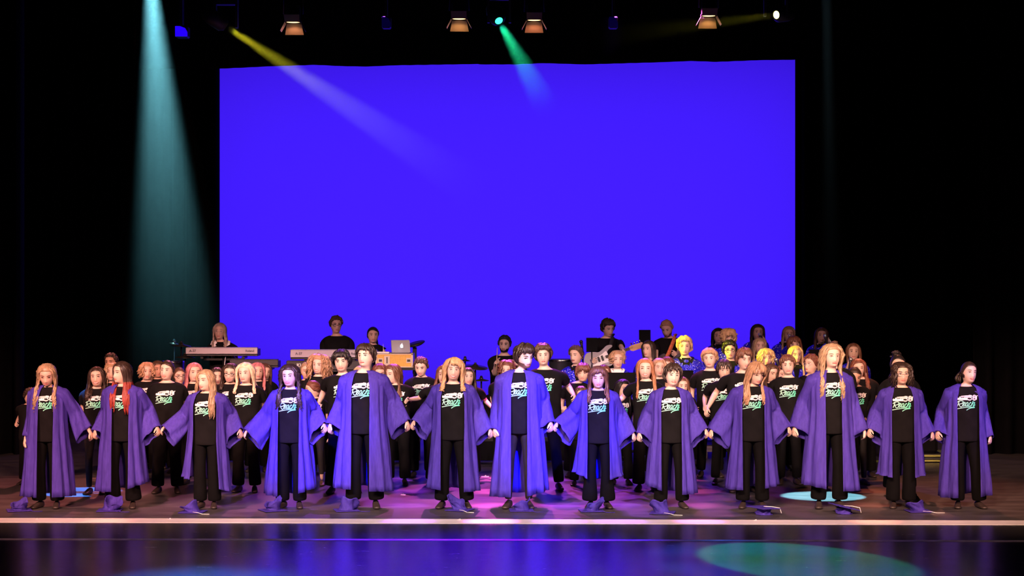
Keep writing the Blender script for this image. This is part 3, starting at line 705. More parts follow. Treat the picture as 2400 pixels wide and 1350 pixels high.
    if beard:
        v = []; f = []; lv = [1, 2, 3, 4, 5] if beard != 'moustache' else []; cols = [a for a in range(-6, 7)]
        for q, l in enumerate(lv):
            for a in cols:
                p = head_pt(HL[l], HEADA[a % 24], l); o = .022 if beard == 'full' else .010
                if l >= 4 and abs(a) <= 2: o = -.03
                v.append(xf(p * np.array([1 + o * 2, 1 + o * 2, 1]) + np.array([0, 0, -.01 if l < 3 else 0])))
        n = len(cols); f = [[i * n + j, i * n + j + 1, (i + 1) * n + j + 1, (i + 1) * n + j] for i in range(len(lv) - 1) for j in range(n - 1)]
        mb = MB(); mb.add(v, f); mb.tube([xf((.13 * t, face_y(.13 * t, .22) - .012, .225 - .03 * abs(t))) for t in (-1, -.5, 0, .5, 1)], [.002, .005, .0045, .005, .002], 5)
        mk('beard' if beard != 'moustache' else 'moustache', mb.v, mb.f, hairmat(hair['c'] if beard != 'light' else 'stubble'), root, sub=1 if lv else 0)
    # ---- hair
    def tor(z, x, front):
        zr = (z + drop) / H; tl = SHIRT; zs = [t_[0] for t_ in tl]; wx = np.interp(zr, zs, [t_[1] for t_ in tl]) * H * bw; y = np.interp(zr, zs, [t_[2 if front else 3] for t_ in tl]) * H * bd; q = min(.97, abs(x) / wx)
        return y * math.sqrt(1 - q * q) + (.016 if outfit != 'robe' else .026)
    if hair.get('k') != 'bald': build_hair(hair, hh, xf, H, zch - drop, rng, root, tor)
    # ---- upper garment (same cage, looser, cut at neck, sleeves and hem)
    C = Cage(); rings = []
    hemz = .455 if outfit in ('tee', 'robe') else .47
    for i, (z, wx, yf, yb) in enumerate(SHIRT):
        z = z if i else hemz
        if seat and z < .53: z = max(z, .50)
        P_ = torso_ring(H, z, wx, yf, yb, bw * (1 if fem else 1.02), bd, .006 if i == len(SHIRT) - 1 else 0)
        if outfit == 'robe' and i > 4: P_ = [q * np.array([.975, .98, 1]) for q in P_]
        if i < 4: P_ = [p * np.array([1 + .03 * math.sin(3 * a + px) * (abs(math.cos(a)) < .8), 1 + .03 * math.sin(4 * a + px + i), 1]) for p, a in zip(P_, A24)]
        rings.append(C.ring([p + dz for p in P_]))
    for i in range(len(rings) - 1): C.bridge(rings[i], rings[i + 1], skip=(5, 6, 17, 18) if AH <= i < AH + 3 else ())
    inn = C.ring([C.v[i] * np.array([.9, .9, 1]) + np.array([0, 0, .01]) for i in rings[0]]); C.bridge(inn, rings[0])
    inn = C.ring([C.v[i] * np.array([.93, .93, 1]) - np.array([0, 0, .012]) for i in rings[-1]]); C.bridge(rings[-1], inn)
    sl = {'tee': [(.12, .041), (.35, .040), (.60, .041), (.62, .036)], 'robe': [(.12, .033), (.35, .031), (.6, .031)], 'sequin': [(.12, .041), (.5, .036), (.95, .032), (1.05, .032), (1.5, .030), (1.93, .027), (1.94, .02)],
          'black': [(.12, .041), (.35, .040), (.75, .040), (.77, .034)], 'sleeveless': [(.04, .04), (.05, .035)], 'ruffle': [(.1, .05), (.25, .058), (.33, .05), (.34, .03)]}[outfit]
    for sd in (1, -1): arm_rings(C, arm_loop(rings[AH:AH + 4], sd), *arms[sd], sd, [(t, r * H * am) for t, r in sl])
    nm = {'tee': 't_shirt', 'robe': 't_shirt', 'sequin': 'sequin_jacket', 'black': 'shirt', 'sleeveless': 'top', 'ruffle': 'blouse'}[outfit]
    shirt = mk(nm, C.v, C.f, M_SEQUIN if outfit == 'sequin' else M_TEE, root, True, sub=1, fixn=True)
    if outfit in ('tee', 'robe') and pr:
        def mp(p):
            x = (p[0] - 762) / 5211 * (H / 1.63) ** .5; z = .742 * H - (p[1] - 500) / 5211 * (H / 1.63) ** .5; zr = z / H; zs = [t_[0] for t_ in SHIRT]
            wx = np.interp(zr, zs, [t_[1] for t_ in SHIRT]) * H * bw; yf = np.interp(zr, zs, [t_[2] for t_ in SHIRT]) * H * bd; q = min(.97, abs(x) / wx); return np.array([x, -yf * math.sqrt(1 - q * q) - .003, z])
        v, f = ribbons([(st, 44) for st in REACH], mp); mk('print_lettering', v, f, M_TEAL, shirt, False)['label'] = 'teal brush script reading Reach, underlined twice'
        v, f = ribbons(EMBLEM, mp, 50); mk('print_emblem', v, f, M_WHITEP, shirt, False)['label'] = 'white script word with outlined figure 30'
    if outfit == 'sequin':                                    # open collar and shirt front
        mb = MB()
        for sd in (1, -1):
            P_ = [np.array([sd * .050 * H, -.030 * H, .846 * H]), np.array([sd * .02 * H, -.062 * H, .815 * H]), np.array([sd * .044 * H, -.068 * H, .804 * H]), np.array([sd * .060 * H, -.042 * H, .836 * H])]
            mb.add([p + dz for p in P_], [[0, 1, 2, 3]])
        band_ = [(-.050, -.030, .846), (-.060, -.042, .836), (-.058, .012, .850), (-.068, .012, .842), (0, .046, .856), (0, .056, .848), (.058, .012, .850), (.068, .012, .842), (.050, -.030, .846), (.060, -.042, .836)]
        mb.add([np.array(q) * H + dz for q in band_], [[2 * i, 2 * i + 1, 2 * i + 3, 2 * i + 2] for i in range(4)])
        wc = hair.get('collar', 'dark')
        mk('collar', mb.v, mb.f, M_WHITE if wc == 'white' else M_TEE, root, False, solid=.006)
        v = [np.array([sd * w_ * H, -y * H, z * H]) + dz for z, w_, y in ((.845, .035, .040), (.80, .026, .071), (.74, .014, .088), (.70, .004, .089)) for sd in (-1, 1)]
        mk('shirt_front', v, [[2 * i, 2 * i + 1, 2 * i + 3, 2 * i + 2] for i in range(3)], M_WHITE if wc == 'white' else M_TEE, root, False, solid=.004)
    if outfit == 'ruffle' or hair.get('wcol'):
        mb = MB()
        for sd in (1, -1):
            P_ = [np.array([sd * .012 * H, -.056 * H, .806 * H]), np.array([sd * .05 * H, -.066 * H, .792 * H]), np.array([sd * .088 * H, -.052 * H, .812 * H]), np.array([sd * .084 * H, .0, .842 * H]), np.array([sd * .05 * H, -.01 * H, .853 * H]), np.array([sd * .04 * H, -.04 * H, .84 * H])]
            mb.add([p + dz for p in P_], [[0, 1, 2, 5], [5, 2, 3, 4]])
        mk('collar', mb.v, mb.f, M_WHITE, root, False, solid=.006)
    # ---- trousers
    C = Cage(); r0 = C.ring([p + dz for p in torso_ring(H, .56, .100, .070, .074, bw, bd)]); r1 = C.ring([p + dz for p in torso_ring(H, .50, .104, .070, .084, bw, bd)]); C.bridge(r0, r1)
    W3 = {'wide': (.055, .046, .046, .050, .054), 'flare': (.053, .042, .042, .054, .062), 'slim': (.050, .036, .031, .026, .024), 'straight': (.054, .044, .040, .040, .040)}[trouser]
    lw = bw if trouser != 'slim' else 1
    lower(C, r1, H, .45 * H - drop, leg, [(.2, W3[0] * H * lw), (.55, W3[1] * H * lw), (.9, W3[2] * H), (1.0, W3[2] * H), (1.15, W3[2] * H), (1.6, W3[3] * H), (1.93 if not boots else 1.7, (W3[4] * H, W3[4] * 1.05 * H)), (1.95 if not boots else 1.72, W3[4] * .85 * H)])
    mk('trousers', C.v, C.f, M_DENIM if trouser == 'slim' else M_TROUSER, root, True, sub=1, fixn=True)
    for sd, i in ((1, 1), (-1, 0)):
        an = leg[sd][2]; shoe(root, (an[0], an[1] - .02, 0.), math.radians(12 * sd), H / 1.7, boots)
    if outfit == 'robe': build_robe(H, arms, robe or {}, rng, root)
    return root

# ------------------------------------------------------------------ the cast
S1 = 205
def hr(c, k='long', **o): return dict(c=c, k=k, **o)
G1 = 'singers in blue gowns along the front row'; G2 = 'chorus in black printed T-shirts'; G3 = 'singers in blue sequin jackets'; G4 = 'band players in black'
def front(label, px, top, hair, hands, **k): person(label, px, top, S1, hair, 'robe', hands=hands, group=G1, **k)
front('long-haired blonde in blue gown looking down, leftmost of the front row', 112, 857, hr('light', l=.30, w=.018, f=2.2, v=.06, fr=None, s=.03), (None, (216, 1018)), bx=112, head=(8, 24, 0), robe=dict(hem=.14, w=.085, cx=.02, fl=1.05, drop=.20, se=(.98, 1.)), eyes='shut', seed=3, feet=(-.055, .055))
front('gowned woman with straight dark hair turning red at the ends, face turned left', 288, 848, hr('dark', l=.33, w=.004, tip='scarlet', v=.05, s=.012, p=-.6, n=96), ((222, 1018), (374, 1010)), bx=287, head=(-42, 2, 0), robe=dict(hem=.20, w=.095, cx=.01, hems=(0, .10)), sk='fair', feet=(-.06, .065), trouser='flare')
front('gowned woman with light brown half-up hair over one shoulder, pale robe swung open', 485, 867, hr('light', l=.30, w=.008, v=.045, one=1, p=-.5), ((382, 1008), (568, 1016)), bx=485, head=(-22, 2, 0), smile=1, robe=dict(hem=.30, w=.135, cx=.0, wh=1.3, hems=(.07, -.14), fl=1.0), feet=(-.04, .045))
front('gowned woman with long dark curls and bright blue robe, fourth from the left', 681, 855, hr('dark', l=.26, w=.022, f=2.6, v=.085, s=.06, r=.015, n=100), ((576, 1016), (765, 1004)), head=(-6, 4, 0), smile=1, sk='pale', robe=dict(hem=.14, w=.118, hems=(.02, .09)), feet=(-.048, .055))
front('tall gowned young man with short dark hair, chin raised', 858, 810, hr('dark', 'short', v=.085, fr=.76, over=.22), ((772, 1004), (958, 996)), fem=False, bx=852, head=(-14, -6, 0), sk='pale', robe=dict(hem=.22, w=.105, cx=-.01, hems=(.02, -.02), bw=1.05), feet=(-.055, .07), trouser='wide')
front('smiling gowned woman with strawberry blonde bangs and shoulder-length waves', 1062, 838, hr('ginger', l=.12, w=.018, f=2.4, v=.11, fr=.70, s=.05, r=.015, n=96), ((966, 996), (1152, 1014)), head=(4, 0, 0), smile=2, robe=dict(hem=.20, w=.135, hems=(.04, .0)), feet=(-.07, .085), bw=1.06)
front('bearded gowned man with thick dark hair, head turned right', 1227, 810, hr('dark', 'short', v=.11, fr=.80, over=.25, l=.9), ((1158, 1014), (1294, 1000)), fem=False, bx=1217, head=(34, 12, 0), sk='pale', beard='light', eyes='shut', robe=dict(hem=.14, w=.092, cx=.0, hems=(.0, .06)), feet=(-.06, .05), trouser='slim')
front('gowned woman with wavy brown shag hair and lowered eyes', 1402, 860, hr('chestnut', l=.17, w=.014, f=2.4, v=.075, fr=.74, p=.2, s=.02), ((1300, 1000), (1487, 1023)), head=(3, 8, 0), eyes='shut', sk='pale', robe=dict(hem=.30, w=.125, hems=(.14, .10)), feet=(-.05, .058), trouser='flare')
front('gowned singer with short dark hair between the shag-haired and strawberry blonde women', 1575, 855, hr('dark', 'short', v=.085, over=.5, p=.5, l=.9), ((1495, 1023), (1657, 1015)), bx=1572, head=(4, -3, 4), smile=1, sk='pale', robe=dict(hem=.17, w=.115, cx=-.005, hems=(.10, .0)), feet=(-.062, .075))
front('gowned woman with long honey hair and bangs looking down to the right', 1768, 852, hr('copper', l=.24, w=.012, v=.075, fr=.66, s=.03, n=96), ((1664, 1015), (1851, 1010)), bx=1763, head=(20, 18, 0), eyes='shut', robe=dict(hem=.22, w=.125, cx=0, hems=(.0, .05)), feet=(-.055, .06))
front('tall gowned woman with very long wavy light brown hair', 1948, 806, hr('light', l=.36, w=.020, f=2.2, v=.105, s=.05, n=110, r=.015), ((1859, 1010), (2026, 1015)), bx=1945, head=(10, 0, 0), sk='pale', robe=dict(hem=.22, w=.095, cx=.01, hems=(.06, -.02)), feet=(-.06, .055))
front('gowned woman in glasses with dark curly hair', 2112, 850, hr('dark', 'curly', l=.14, w=.016, v=.075), ((2034, 1015), (2186, 1021)), head=(2, 2, 0), glasses='clear', robe=dict(hem=.34, w=.125, hems=(.06, .06), fl=.92), feet=(-.045, .045), bw=1.1)
front('gowned woman with hair scraped back, rightmost of the front row', 2268, 848, hr('dark', 'back', v=.03, tail=.16, tx=-.06), ((2194, 1021), (2321, 1030)), bx=2262, head=(18, 0, 0), smile=1, sk='pale', robe=dict(hem=.13, w=.125, cx=.01, hems=(.0, .03)), feet=(-.04, .09))

def tee(label, px, top, s, hair, **k): person(label, px, top, s, hair, 'tee', group=G2, **k)
tee('small boy in black T-shirt half hidden behind the leftmost gown', 70, 912, 183, hr('dark', 'short', v=.03, l=.4, over=.02), fem=False, head=(30, 10, 0), bx=68, pr=False, hands=((38, 998), None), trouser='straight')
tee('smiling girl with long brown hair and slim jeans behind the leftmost pair of gowns', 229, 860, 192, hr('dark', l=.17, w=.010, v=.05, fb=150, s=.02), smile=2, trouser='slim', hands=((-.13, .02, .52), (.13, .02, .52)), feet=(-.05, .035), bx=226)
tee('tall crop-haired boy at the back left', 262, 829, 171, hr('dark', 'short', v=.035, l=.4, over=.0), fem=False, head=(-8, 0, 0), sk='tan')
tee('girl with light brown ringlets behind the red-tipped dark hair', 264, 851, 177, hr('light', 'curly', l=.2, w=.02), bx=266)
tee('girl with short ginger curls looking right, left chorus', 343, 850, 174, hr('copper', 'curly', l=.05, w=.012, v=.05), head=(22, 2, 0))
tee('girl with long dark hair behind the ginger curls, left chorus', 369, 846, 168, hr('brown', l=.2, v=.05), head=(28, 2, 0), sk='tan')
tee('sturdy woman with hair tied back and full chest print, left chorus', 391, 845, 191, hr('dark', 'back', v=.03), bw=1.22, head=(-12, 0, 0), smile=1, sk='pale', hands=((-.14, .0, .50), (.14, .0, .50)), feet=(-.06, .07))
tee('girl in glasses peeking over the sturdy woman', 420, 862, 172, hr('brown', 'back', v=.03), glasses='dark', head=(24, 4, 0))
tee('smiling woman with pink-dyed straight hair, left chorus', 455, 851, 183, hr('pink', l=.18, w=.005, v=.045), head=(24, 2, 0), smile=1, bw=1.1)
tee('dark-haired girl hidden behind the half-up hair', 508, 862, 177, hr('dark', l=.2, v=.06), head=(20, 4, 0))
tee('woman in glasses with dark wavy hair beside the blonde', 540, 853, 184, hr('dark', l=.1, w=.012, v=.06), glasses='dark', head=(-6, 8, 4), bw=1.1, smile=1)
tee('platinum blonde woman with full chest print', 577, 850, 190, hr('pale', l=.13, w=.010, v=.095, s=.055, n=96), head=(-10, 0, 0), sk='pale', bw=1.08, hands=((-.13, .0, .50), (.13, .0, .50)), feet=(-.055, .06))
tee('pink-haired girl behind the platinum blonde', 603, 850, 171, hr('pink', l=.14, v=.06), head=(15, 0, 0), pr=False)
tee('dark-haired girl in profile against the blue backdrop', 618, 853, 167, hr('brown', l=.24, v=.045), head=(30, 6, 0), pr=False)
tee('fair-haired child beside the curly ginger mane', 719, 850, 170, hr('light', 'back', v=.03), head=(14, 6, 0), pr=False)
tee('teenager with a huge curly ginger mane', 748, 830, 177, hr('copper', 'curly', l=.17, w=.018, f=3.4, v=.15, n=130), head=(-10, 0, 0), smile=2, pr=False, sk='pale')
tee('short girl in glasses in profile under the outstretched arm', 737, 893, 184, hr('auburn', 'back', v=.035, tail=.2), head=(-72, 6, 0), glasses='clear', boots=True, trouser='slim')
tee('heavy-set young man with thick black hair, arm out to the left', 802, 822, 191, hr('black', 'short', v=.10, fr=.72, over=.25), fem=False, bw=1.12, head=(-8, 2, 0), smile=1, sk='pale', hands=((742, 958), (862, 990)), feet=(-.08, .085), bx=806)
tee('blond child behind the tall gowned man', 845, 858, 172, hr('blond', l=.1, v=.04), pr=False)
tee('girl with auburn parting behind the gowned man', 890, 855, 177, hr('auburn', l=.1, v=.05), head=(5, 18, 0), pr=False, hands=((-.15, -.04, .5), (.22, -.06, .50)))
tee('woman with wavy brown hair looking left, right of the tall gowned man', 924, 855, 183, hr('chestnut', l=.22, w=.014, v=.07, fb=95), head=(-40, 6, 0), bw=1.1, hands=((-.15, 0, .5), (953, 955)), feet=(-.06, .06), bx=930)
tee('boy with short brown hair looking down between two gowns', 988, 841, 176, hr('brown', 'short', v=.05, l=.5), fem=False, head=(-6, 18, 0), hands=((-.15, 0, .5), (.15, 0, .5)), sk='pale')
tee('girl with auburn hair behind the strawberry blonde, arm reaching left', 1040, 856, 184, hr('auburn', l=.2, v=.06), head=(-10, 0, 0), hands=((948, 942), (.16, 0, .5)), bx=1030)
tee('smiling girl with long straight black hair, centre', 1097, 862, 177, hr('dark', l=.28, w=.004, v=.05), head=(10, 0, 0), smile=1, hands=((-.15, 0, .5), (1160, 965)))
tee('round-faced teenager with short maroon curls, eyes lowered', 1188, 846, 182, hr('auburn', 'curly', l=.03, w=.012, v=.075), head=(-6, 8, 0), eyes='shut', bw=1.15, hands=((1160, 968), (.16, 0, .5)), bx=1186)
tee('tall young man with swept brown hair and half-hidden print, arm out to the right', 1274, 807, 188, hr('brown', 'short', v=.095, over=.15, fr=.78, p=.4), fem=False, bw=1.1, sk='pale', hands=((-.14, .0, .5), (1352, 938)), bx=1277, feet=(-.05, .09), trouser='straight')
tee('sullen teenager with a maroon fringe', 1366, 853, 176, hr('auburn', 'short', v=.07, fr=.68, over=.6, l=1., p=.5), head=(-8, 4, 0), pr=False, hands=((-.15, -.02, .5), (1322, 962)), bx=1352)
tee('small child whose forehead shows over a gown shoulder', 1362, 906, 184, hr('brown', l=.1, v=.05), pr=False, head=(0, 5, 0))
tee('child with auburn hair behind the shag-haired singer', 1414, 856, 170, hr('auburn', l=.1, v=.045), pr=False, head=(22, 4, 0))
tee('black-haired girl peering round an arm', 1456, 890, 183, hr('black', l=.22, v=.07), head=(24, 6, 8))
tee('laughing redhead with long straight hair', 1512, 840, 189, hr('red', l=.24, w=.006, v=.065, s=.035, n=96), smile=2, sk='pale', hands=((1428, 958), (.15, 0, .5)), feet=(-.05, .05), bx=1515, eyes='shut')
tee('girl with long copper waves behind the laughing redhead', 1543, 840, 177, hr('copper', l=.22, w=.014, v=.06), pr=False, head=(5, 0, 0))
tee('child with centre-parted auburn hair', 1563, 838, 170, hr('auburn', l=.1, v=.05), pr=False, head=(-8, 10, 0))
tee('small girl with auburn hair half hidden behind a gown', 1597, 884, 183, hr('chestnut', l=.16, v=.045), pr=False, head=(10, 4, 0))
tee('boy with short blond hair against the backdrop, right chorus', 1664, 818, 176, hr('copper', 'short', v=.07, over=.1, fr=.80), fem=False, head=(-8, 2, 0), hands=((-.15, 0, .5), (1645, 962)), sk='pale', trouser='straight')
tee('teenager with dark curtained hair beside the blond boy', 1697, 845, 183, hr('dark', 'short', v=.065, over=.6, l=1.), head=(2, 2, 0), sk='pale', hands=((1648, 962), (.15, 0, .5)), fem=False, trouser='straight')
tee('tall boy with glossy brown hair, arm out to the left', 1743, 818, 190, hr('chestnut', 'short', v=.08, over=.08, fr=.74), fem=False, bw=1.05, head=(10, 4, 0), hands=((1652, 966), (.15, 0, .5)), bx=1741)
tee('dark-haired girl frowning to the right', 1802, 855, 177, hr('brown', l=.12, v=.05), head=(30, 12, 0), pr=False, hands=((-.15, 0, .5), (1852, 985)))
tee('child with auburn hair behind the frowning girl', 1830, 858, 170, hr('auburn', l=.08, v=.05), pr=False, head=(20, 4, 0))
tee('boy with brown bowl-cut hair and full chest print, right chorus', 1847, 833, 183, hr('chestnut', 'short', v=.06, fr=.76, over=.05), fem=False, sk='pale', hands=((-.15, 0, .5), (.15, 0, .5)), feet=(-.05, .06), trouser='straight')
tee('woman in glasses facing left with tied auburn hair', 1901, 833, 177, hr('auburn', 'short', v=.06, l=.6, p=.5, over=.3), head=(-48, -4, 0), glasses='clear', hands=((1872, 978), (.15, 0, .5)), pr=False)
tee('girl with tied hair looking down, right of the tallest gown', 2000, 864, 183, hr('dark', 'back', v=.03), head=(6, 18, 0), sk='tan', trouser='slim', hands=((-.13, -.02, .46), (2028, 985)), bx=2006)
tee('girl with wavy crimson hair, right chorus', 2012, 842, 176, hr('auburn', l=.16, w=.014, v=.06, fb=140), head=(0, 4, 0), pr=False, hands=((-.15, 0, .5), (.15, 0, .5)), bw=1.05, bx=2022)
tee('person with a frizzy topknot hidden behind the tallest gowned woman', 1958, 806, 187, hr('brown', 'back', v=.06, bun=(.0, .98, .2), w=.01), pr=False)
tee('person with a black topknot hidden behind the gowned woman in glasses', 2104, 832, 193, hr('black', 'back', v=.03, bun=(-.05, .98, .26), w=.012), pr=False, bw=1.1, bx=2109)


def seq(label, px, top, s, hair, **k): person(label, px, top, s, hair, 'sequin', group=G3, trouser='straight', **k)
seq('man with a moustache in sequin jacket looking left', 1352, 812, 167, hr('brown', 'short', v=.05, l=.5, over=0), fem=False, head=(-30, 2, 0), beard='moustache', bw=1.05)
seq('blonde woman in sequin jacket with open white collar', 1447, 822, 167, hr('copper', 'curly', l=.02, w=.01, v=.05, collar='white'), smile=1, head=(4, 0, 0), sk='pale', eyes='shut')
seq('woman in sequin jacket with long straight dark hair looking left', 1521, 799, 162, hr('dark', l=.3, w=.003, v=.045, s=.01), head=(-30, -2, 0), bx=1525)
seq('blond young man in sequin jacket lit yellow on one cheek', 1605, 790, 166, hr('blond', 'short', v=.085, over=.08, fr=.84), fem=False, bw=1.08, head=(-6, 4, 0), sk='pale', eyes='shut', bx=1607)
seq('man in sequin jacket with a tousled sandy fringe covering his brow', 1706, 771, 158.3, hr('blond', 'curly', l=.02, w=.012, v=.08, fr=.60), fem=False, base=RZ1, head=(5, 6, 0))
seq('woman with long black hair behind the sandy fringe', 1684, 769, 150.5, hr('black', l=.3, v=.06), base=RZ2)
seq('black-haired young man in glasses lit yellow by the beam', 1711, 799, 164, hr('black', 'short', v=.085, over=.1, fr=.82), fem=False, glasses='dark', head=(-8, 2, 0), bw=1.05)
seq('woman with long dark hair holding a microphone, highest of the sequin choir', 1775, 760, 150, hr('dark', l=.22, v=.06), base=RZ2, bw=1.1, hands=((-.15, 0, .5), (1784, 801, 152)), curl=70)
seq('woman with long blonde hair in the middle row of the sequin choir', 1780, 792, 156.3, hr('light', l=.22, w=.01, v=.06), base=RZ1)
seq('singer with tousled blonde shag lit yellow by the beam', 1795, 818, 164, hr('blond', 'curly', l=.06, w=.014, v=.075, fr=.72), head=(4, 4, 0), eyes='shut')
seq('woman with long fair hair and microphone beside the backdrop edge', 1848, 765, 150, hr('light', l=.26, v=.05), base=RZ2, hands=((-.15, 0, .5), (1853, 804, 152)), curl=70, bx=1842)
seq('woman with brown bangs tilting her head, sequin choir', 1863, 788, 157, hr('auburn', l=.24, v=.06, fr=.68), base=RZ1, head=(0, 4, -8), bx=1868)
seq('smiling woman with long blonde hair half lit yellow', 1863, 812, 161.5, hr('blond', l=.26, v=.05, p=.4), smile=2, head=(6, 4, 0))
seq('woman with brown hair and microphone against the black wing', 1924, 768, 150, hr('brown', l=.1, v=.055), base=RZ2, hands=((-.15, 0, .5), (1938, 805, 152)), curl=70, smile=1)
seq('woman with long rose-brown hair and microphone, far right of the choir', 1999, 806, 161, hr('chestnut', l=.24, v=.055, w=.008), head=(-4, -4, 0), hands=((1990, 860, 163), (.15, 0, .5)), curl=70, bx=2003)

def band(label, px, top, s, hair, outfit='black', **k): person(label, px, top, s, hair, outfit, group=G4, base=RZ2, trouser='straight', **k)
band('woman in glasses at the left keyboard, white collar on a ruffled black top', 515, 757, 158, hr('grey', l=.14, w=.008, v=.05), 'ruffle', glasses='clear', hands=((500, 842, 159.3), (545, 842, 159.3)), bx=518, sk='fair')
band('man in glasses playing the middle keyboards', 787, 742, 157, hr('brown', 'short', v=.05, l=.5), fem=False, glasses='dark', head=(14, 2, 0), hands=((766, 845, 159.3), (815, 845, 159.3)), bx=790, bw=1.1)
band('woman in a sleeveless top leaning beside the flight case', 874, 767, 157, hr('black', 'back', v=.03, tail=.3, tx=.05), 'sleeveless', head=(12, 2, 0), hands=((860, 850, 159), (896, 852, 159)), bx=872)
DR = person('bearded drummer in black seated behind the drum kit', 1182, 787, 155, hr('black', 'short', v=.04, l=.4, over=0), 'black', group=G4, base=RZ2, fem=False, bw=1.15, beard='full', head=(-4, 4, 0), hands=((1163, 858, 158), (1215, 862, 158)), curl=65, seat=dict(H=1.78, z=.55), trouser='straight')
band('bass player with swept dark hair looking down at his guitar', 1423, 751, 157, hr('dark', 'short', v=.08, over=.15), fem=False, head=(24, 16, 0), hands=((1390, 848, 160.8), (1464, 826, 160.8)), bx=1421, bw=1.08, curl=55)
band('guitarist with thinning ginger hair and an orange strap, head bowed left', 1566, 755, 155, hr('copper', 'short', v=.03, l=.4), fem=False, head=(-18, 24, 0), hands=((1538, 866, 158.3), (1583, 832, 158.3)), bx=1568, bw=1.1, beard='light', curl=55)

# ------------------------------------------------------------------ mortarboards on the floor
def mortarboard(label, px, py, seed, flip=True, rz=0., tilt=(0, 0), cs=1., lean=0.):
    p = floor_pt(px, py); rng = random.Random(seed)
    r = thing('mortarboard', label, 'graduation cap', (p[0], p[1], 0), rz, 'graduation caps lying along the stage front'); hb = .135
    M = Matrix.Rotation(tilt[0], 4, 'X') @ Matrix.Rotation(tilt[1], 4, 'Y')
    zb = .004 if flip else .075
    b = MB().box(-hb, hb, -hb, hb, 0, .008, bev=.003); b.xform(Matrix.Translation((0, 0, zb)) @ M); b.build('board', M_ROBE, r)
    n, k = 28, 9; v = []; f = []; a0 = rng.uniform(0, 6.3); a1 = rng.uniform(0, 6.3)
    for i in range(k + 1):
        t_ = i / k
        for j in range(n):
            a = 2 * math.pi * j / n; hgt = (.105 + .05 * math.sin(a + a0) + .02 * math.sin(3 * a + a1)) * cs
            rad = .082 + .016 * t_ + .010 * math.sin(5 * a + 7 * t_ + a1) * math.sin(3.14 * t_) + .006 * math.sin(11 * a + a0 + 9 * t_) - .012 * math.sin(3.1 * t_) * (1 + math.sin(2 * a + a0))
            v.append(Vector((rad * math.cos(a) + lean * t_ * .05, rad * math.sin(a), .010 + hgt * t_ + .008 * math.sin(4 * a + a1) * t_)))
    f = [[i * n + j, i * n + (j + 1) % n, (i + 1) * n + (j + 1) % n, (i + 1) * n + j] for i in range(k) for j in range(n)] + [list(range(n))]
    if not flip: v = [Vector((q.x, q.y, .075 - min(.072, q.z * .62))) for q in v]
    mk('skull_cap', [Matrix.Translation((0, 0, .002)) @ (M @ q if flip else q) for q in v], f, M_ROBE, r, True, solid=.004)
    if not flip:
        t = MB().lathe([(.0, .084), (.012, .084), (.012, .09), (.0, .092)], 8); t.build('button', M_ROBE, r, True)
        MB().tube([(0, 0, .09), (.07, -.06, .088), (.13, -.12, .075), (.135, -.14, .02)], .004, 5).build('tassel', M_WHITE, r, True)
    else:
        MB().tube([(.0, -.06, .014), (.09, -.12, .014), (.15, -.17, .006), (.24, -.18, .006)], .0035, 5).build('tassel', M_WHITE if seed % 3 == 0 else M_ROBE, r, True)
CAPS = [(45, 1197, 1, .35, .75), (257, 1197, 2, .1, 1.0), (452, 1201, 3, -.1, .8), (640, 1197, 4, .5, .85), (812, 1197, 5, .25, 1.0), (1078, 1196, 6, -.35, 1.0), (1222, 1197, 7, .05, .8), (1386, 1198, 8, .1, .8), (1553, 1203, 9, -.2, .95), (2153, 1199, 12, .08, .75)]
CL = ['floppy upturned mortarboard at the far left of the floor', 'upturned mortarboard with a peaked cap before the red-tipped dark hair', 'upturned mortarboard with a leaning cap before the half-up hair', 'bright upturned mortarboard before the dark curls',
      'upturned mortarboard with a tall open cap before the tall gowned man', 'upturned mortarboard with a square open cap before the strawberry blonde', 'upturned mortarboard with a saddle-shaped cap before the bearded man', 'crumpled upturned mortarboard before the shag-haired woman',
      'upturned mortarboard with a puffy cap before the short dark hair', 'round puffy upturned mortarboard at the right before the glasses wearer']
for (px, py, sd, rz, cs), lb in zip(CAPS, CL): mortarboard(lb, px, py, sd, True, rz, (0, 0), cs, lean=rng_ if (rng_ := (sd % 3) - 1) else 0)
mortarboard('flat mortarboard lying board up before the honey-haired woman', 1790, 1206, 10, False, .6, (.03, .04))
mortarboard('tilted mortarboard lying board up with a bright tassel', 1978, 1204, 11, False, .35, (.05, .22))
for i, (px, py, sx) in enumerate(((86, 1218, .03), (397, 1218, .05), (1076, 1220, .06), (1770, 1221, .06), (945, 1160, .03), (1137, 1117, .05), (1545, 1190, .03))):
    p = floor_pt(px, py); q = MB().box(-sx, sx, -.05, .05, 0, .003).add([(-sx * .5, 0, .003), (sx * .4, .02, .003), (sx * .2, .0, .02)], [[0, 1, 2]]).build('paper_scrap', M_WHITE, None, loc=(p[0], p[1], .0005))
    tag(q, ['white paper scrap before the leftmost cap', 'white paper scrap between the third and second caps', 'white paper scrap on the strip before the strawberry blonde', 'white paper scrap before the flat mortarboard', 'tiny white tape mark on the purple floor left of centre', 'small white tape mark on the floor upstage of centre', 'tiny white mark beside the puffy cap'][i], 'scrap', 'white scraps on the stage floor')

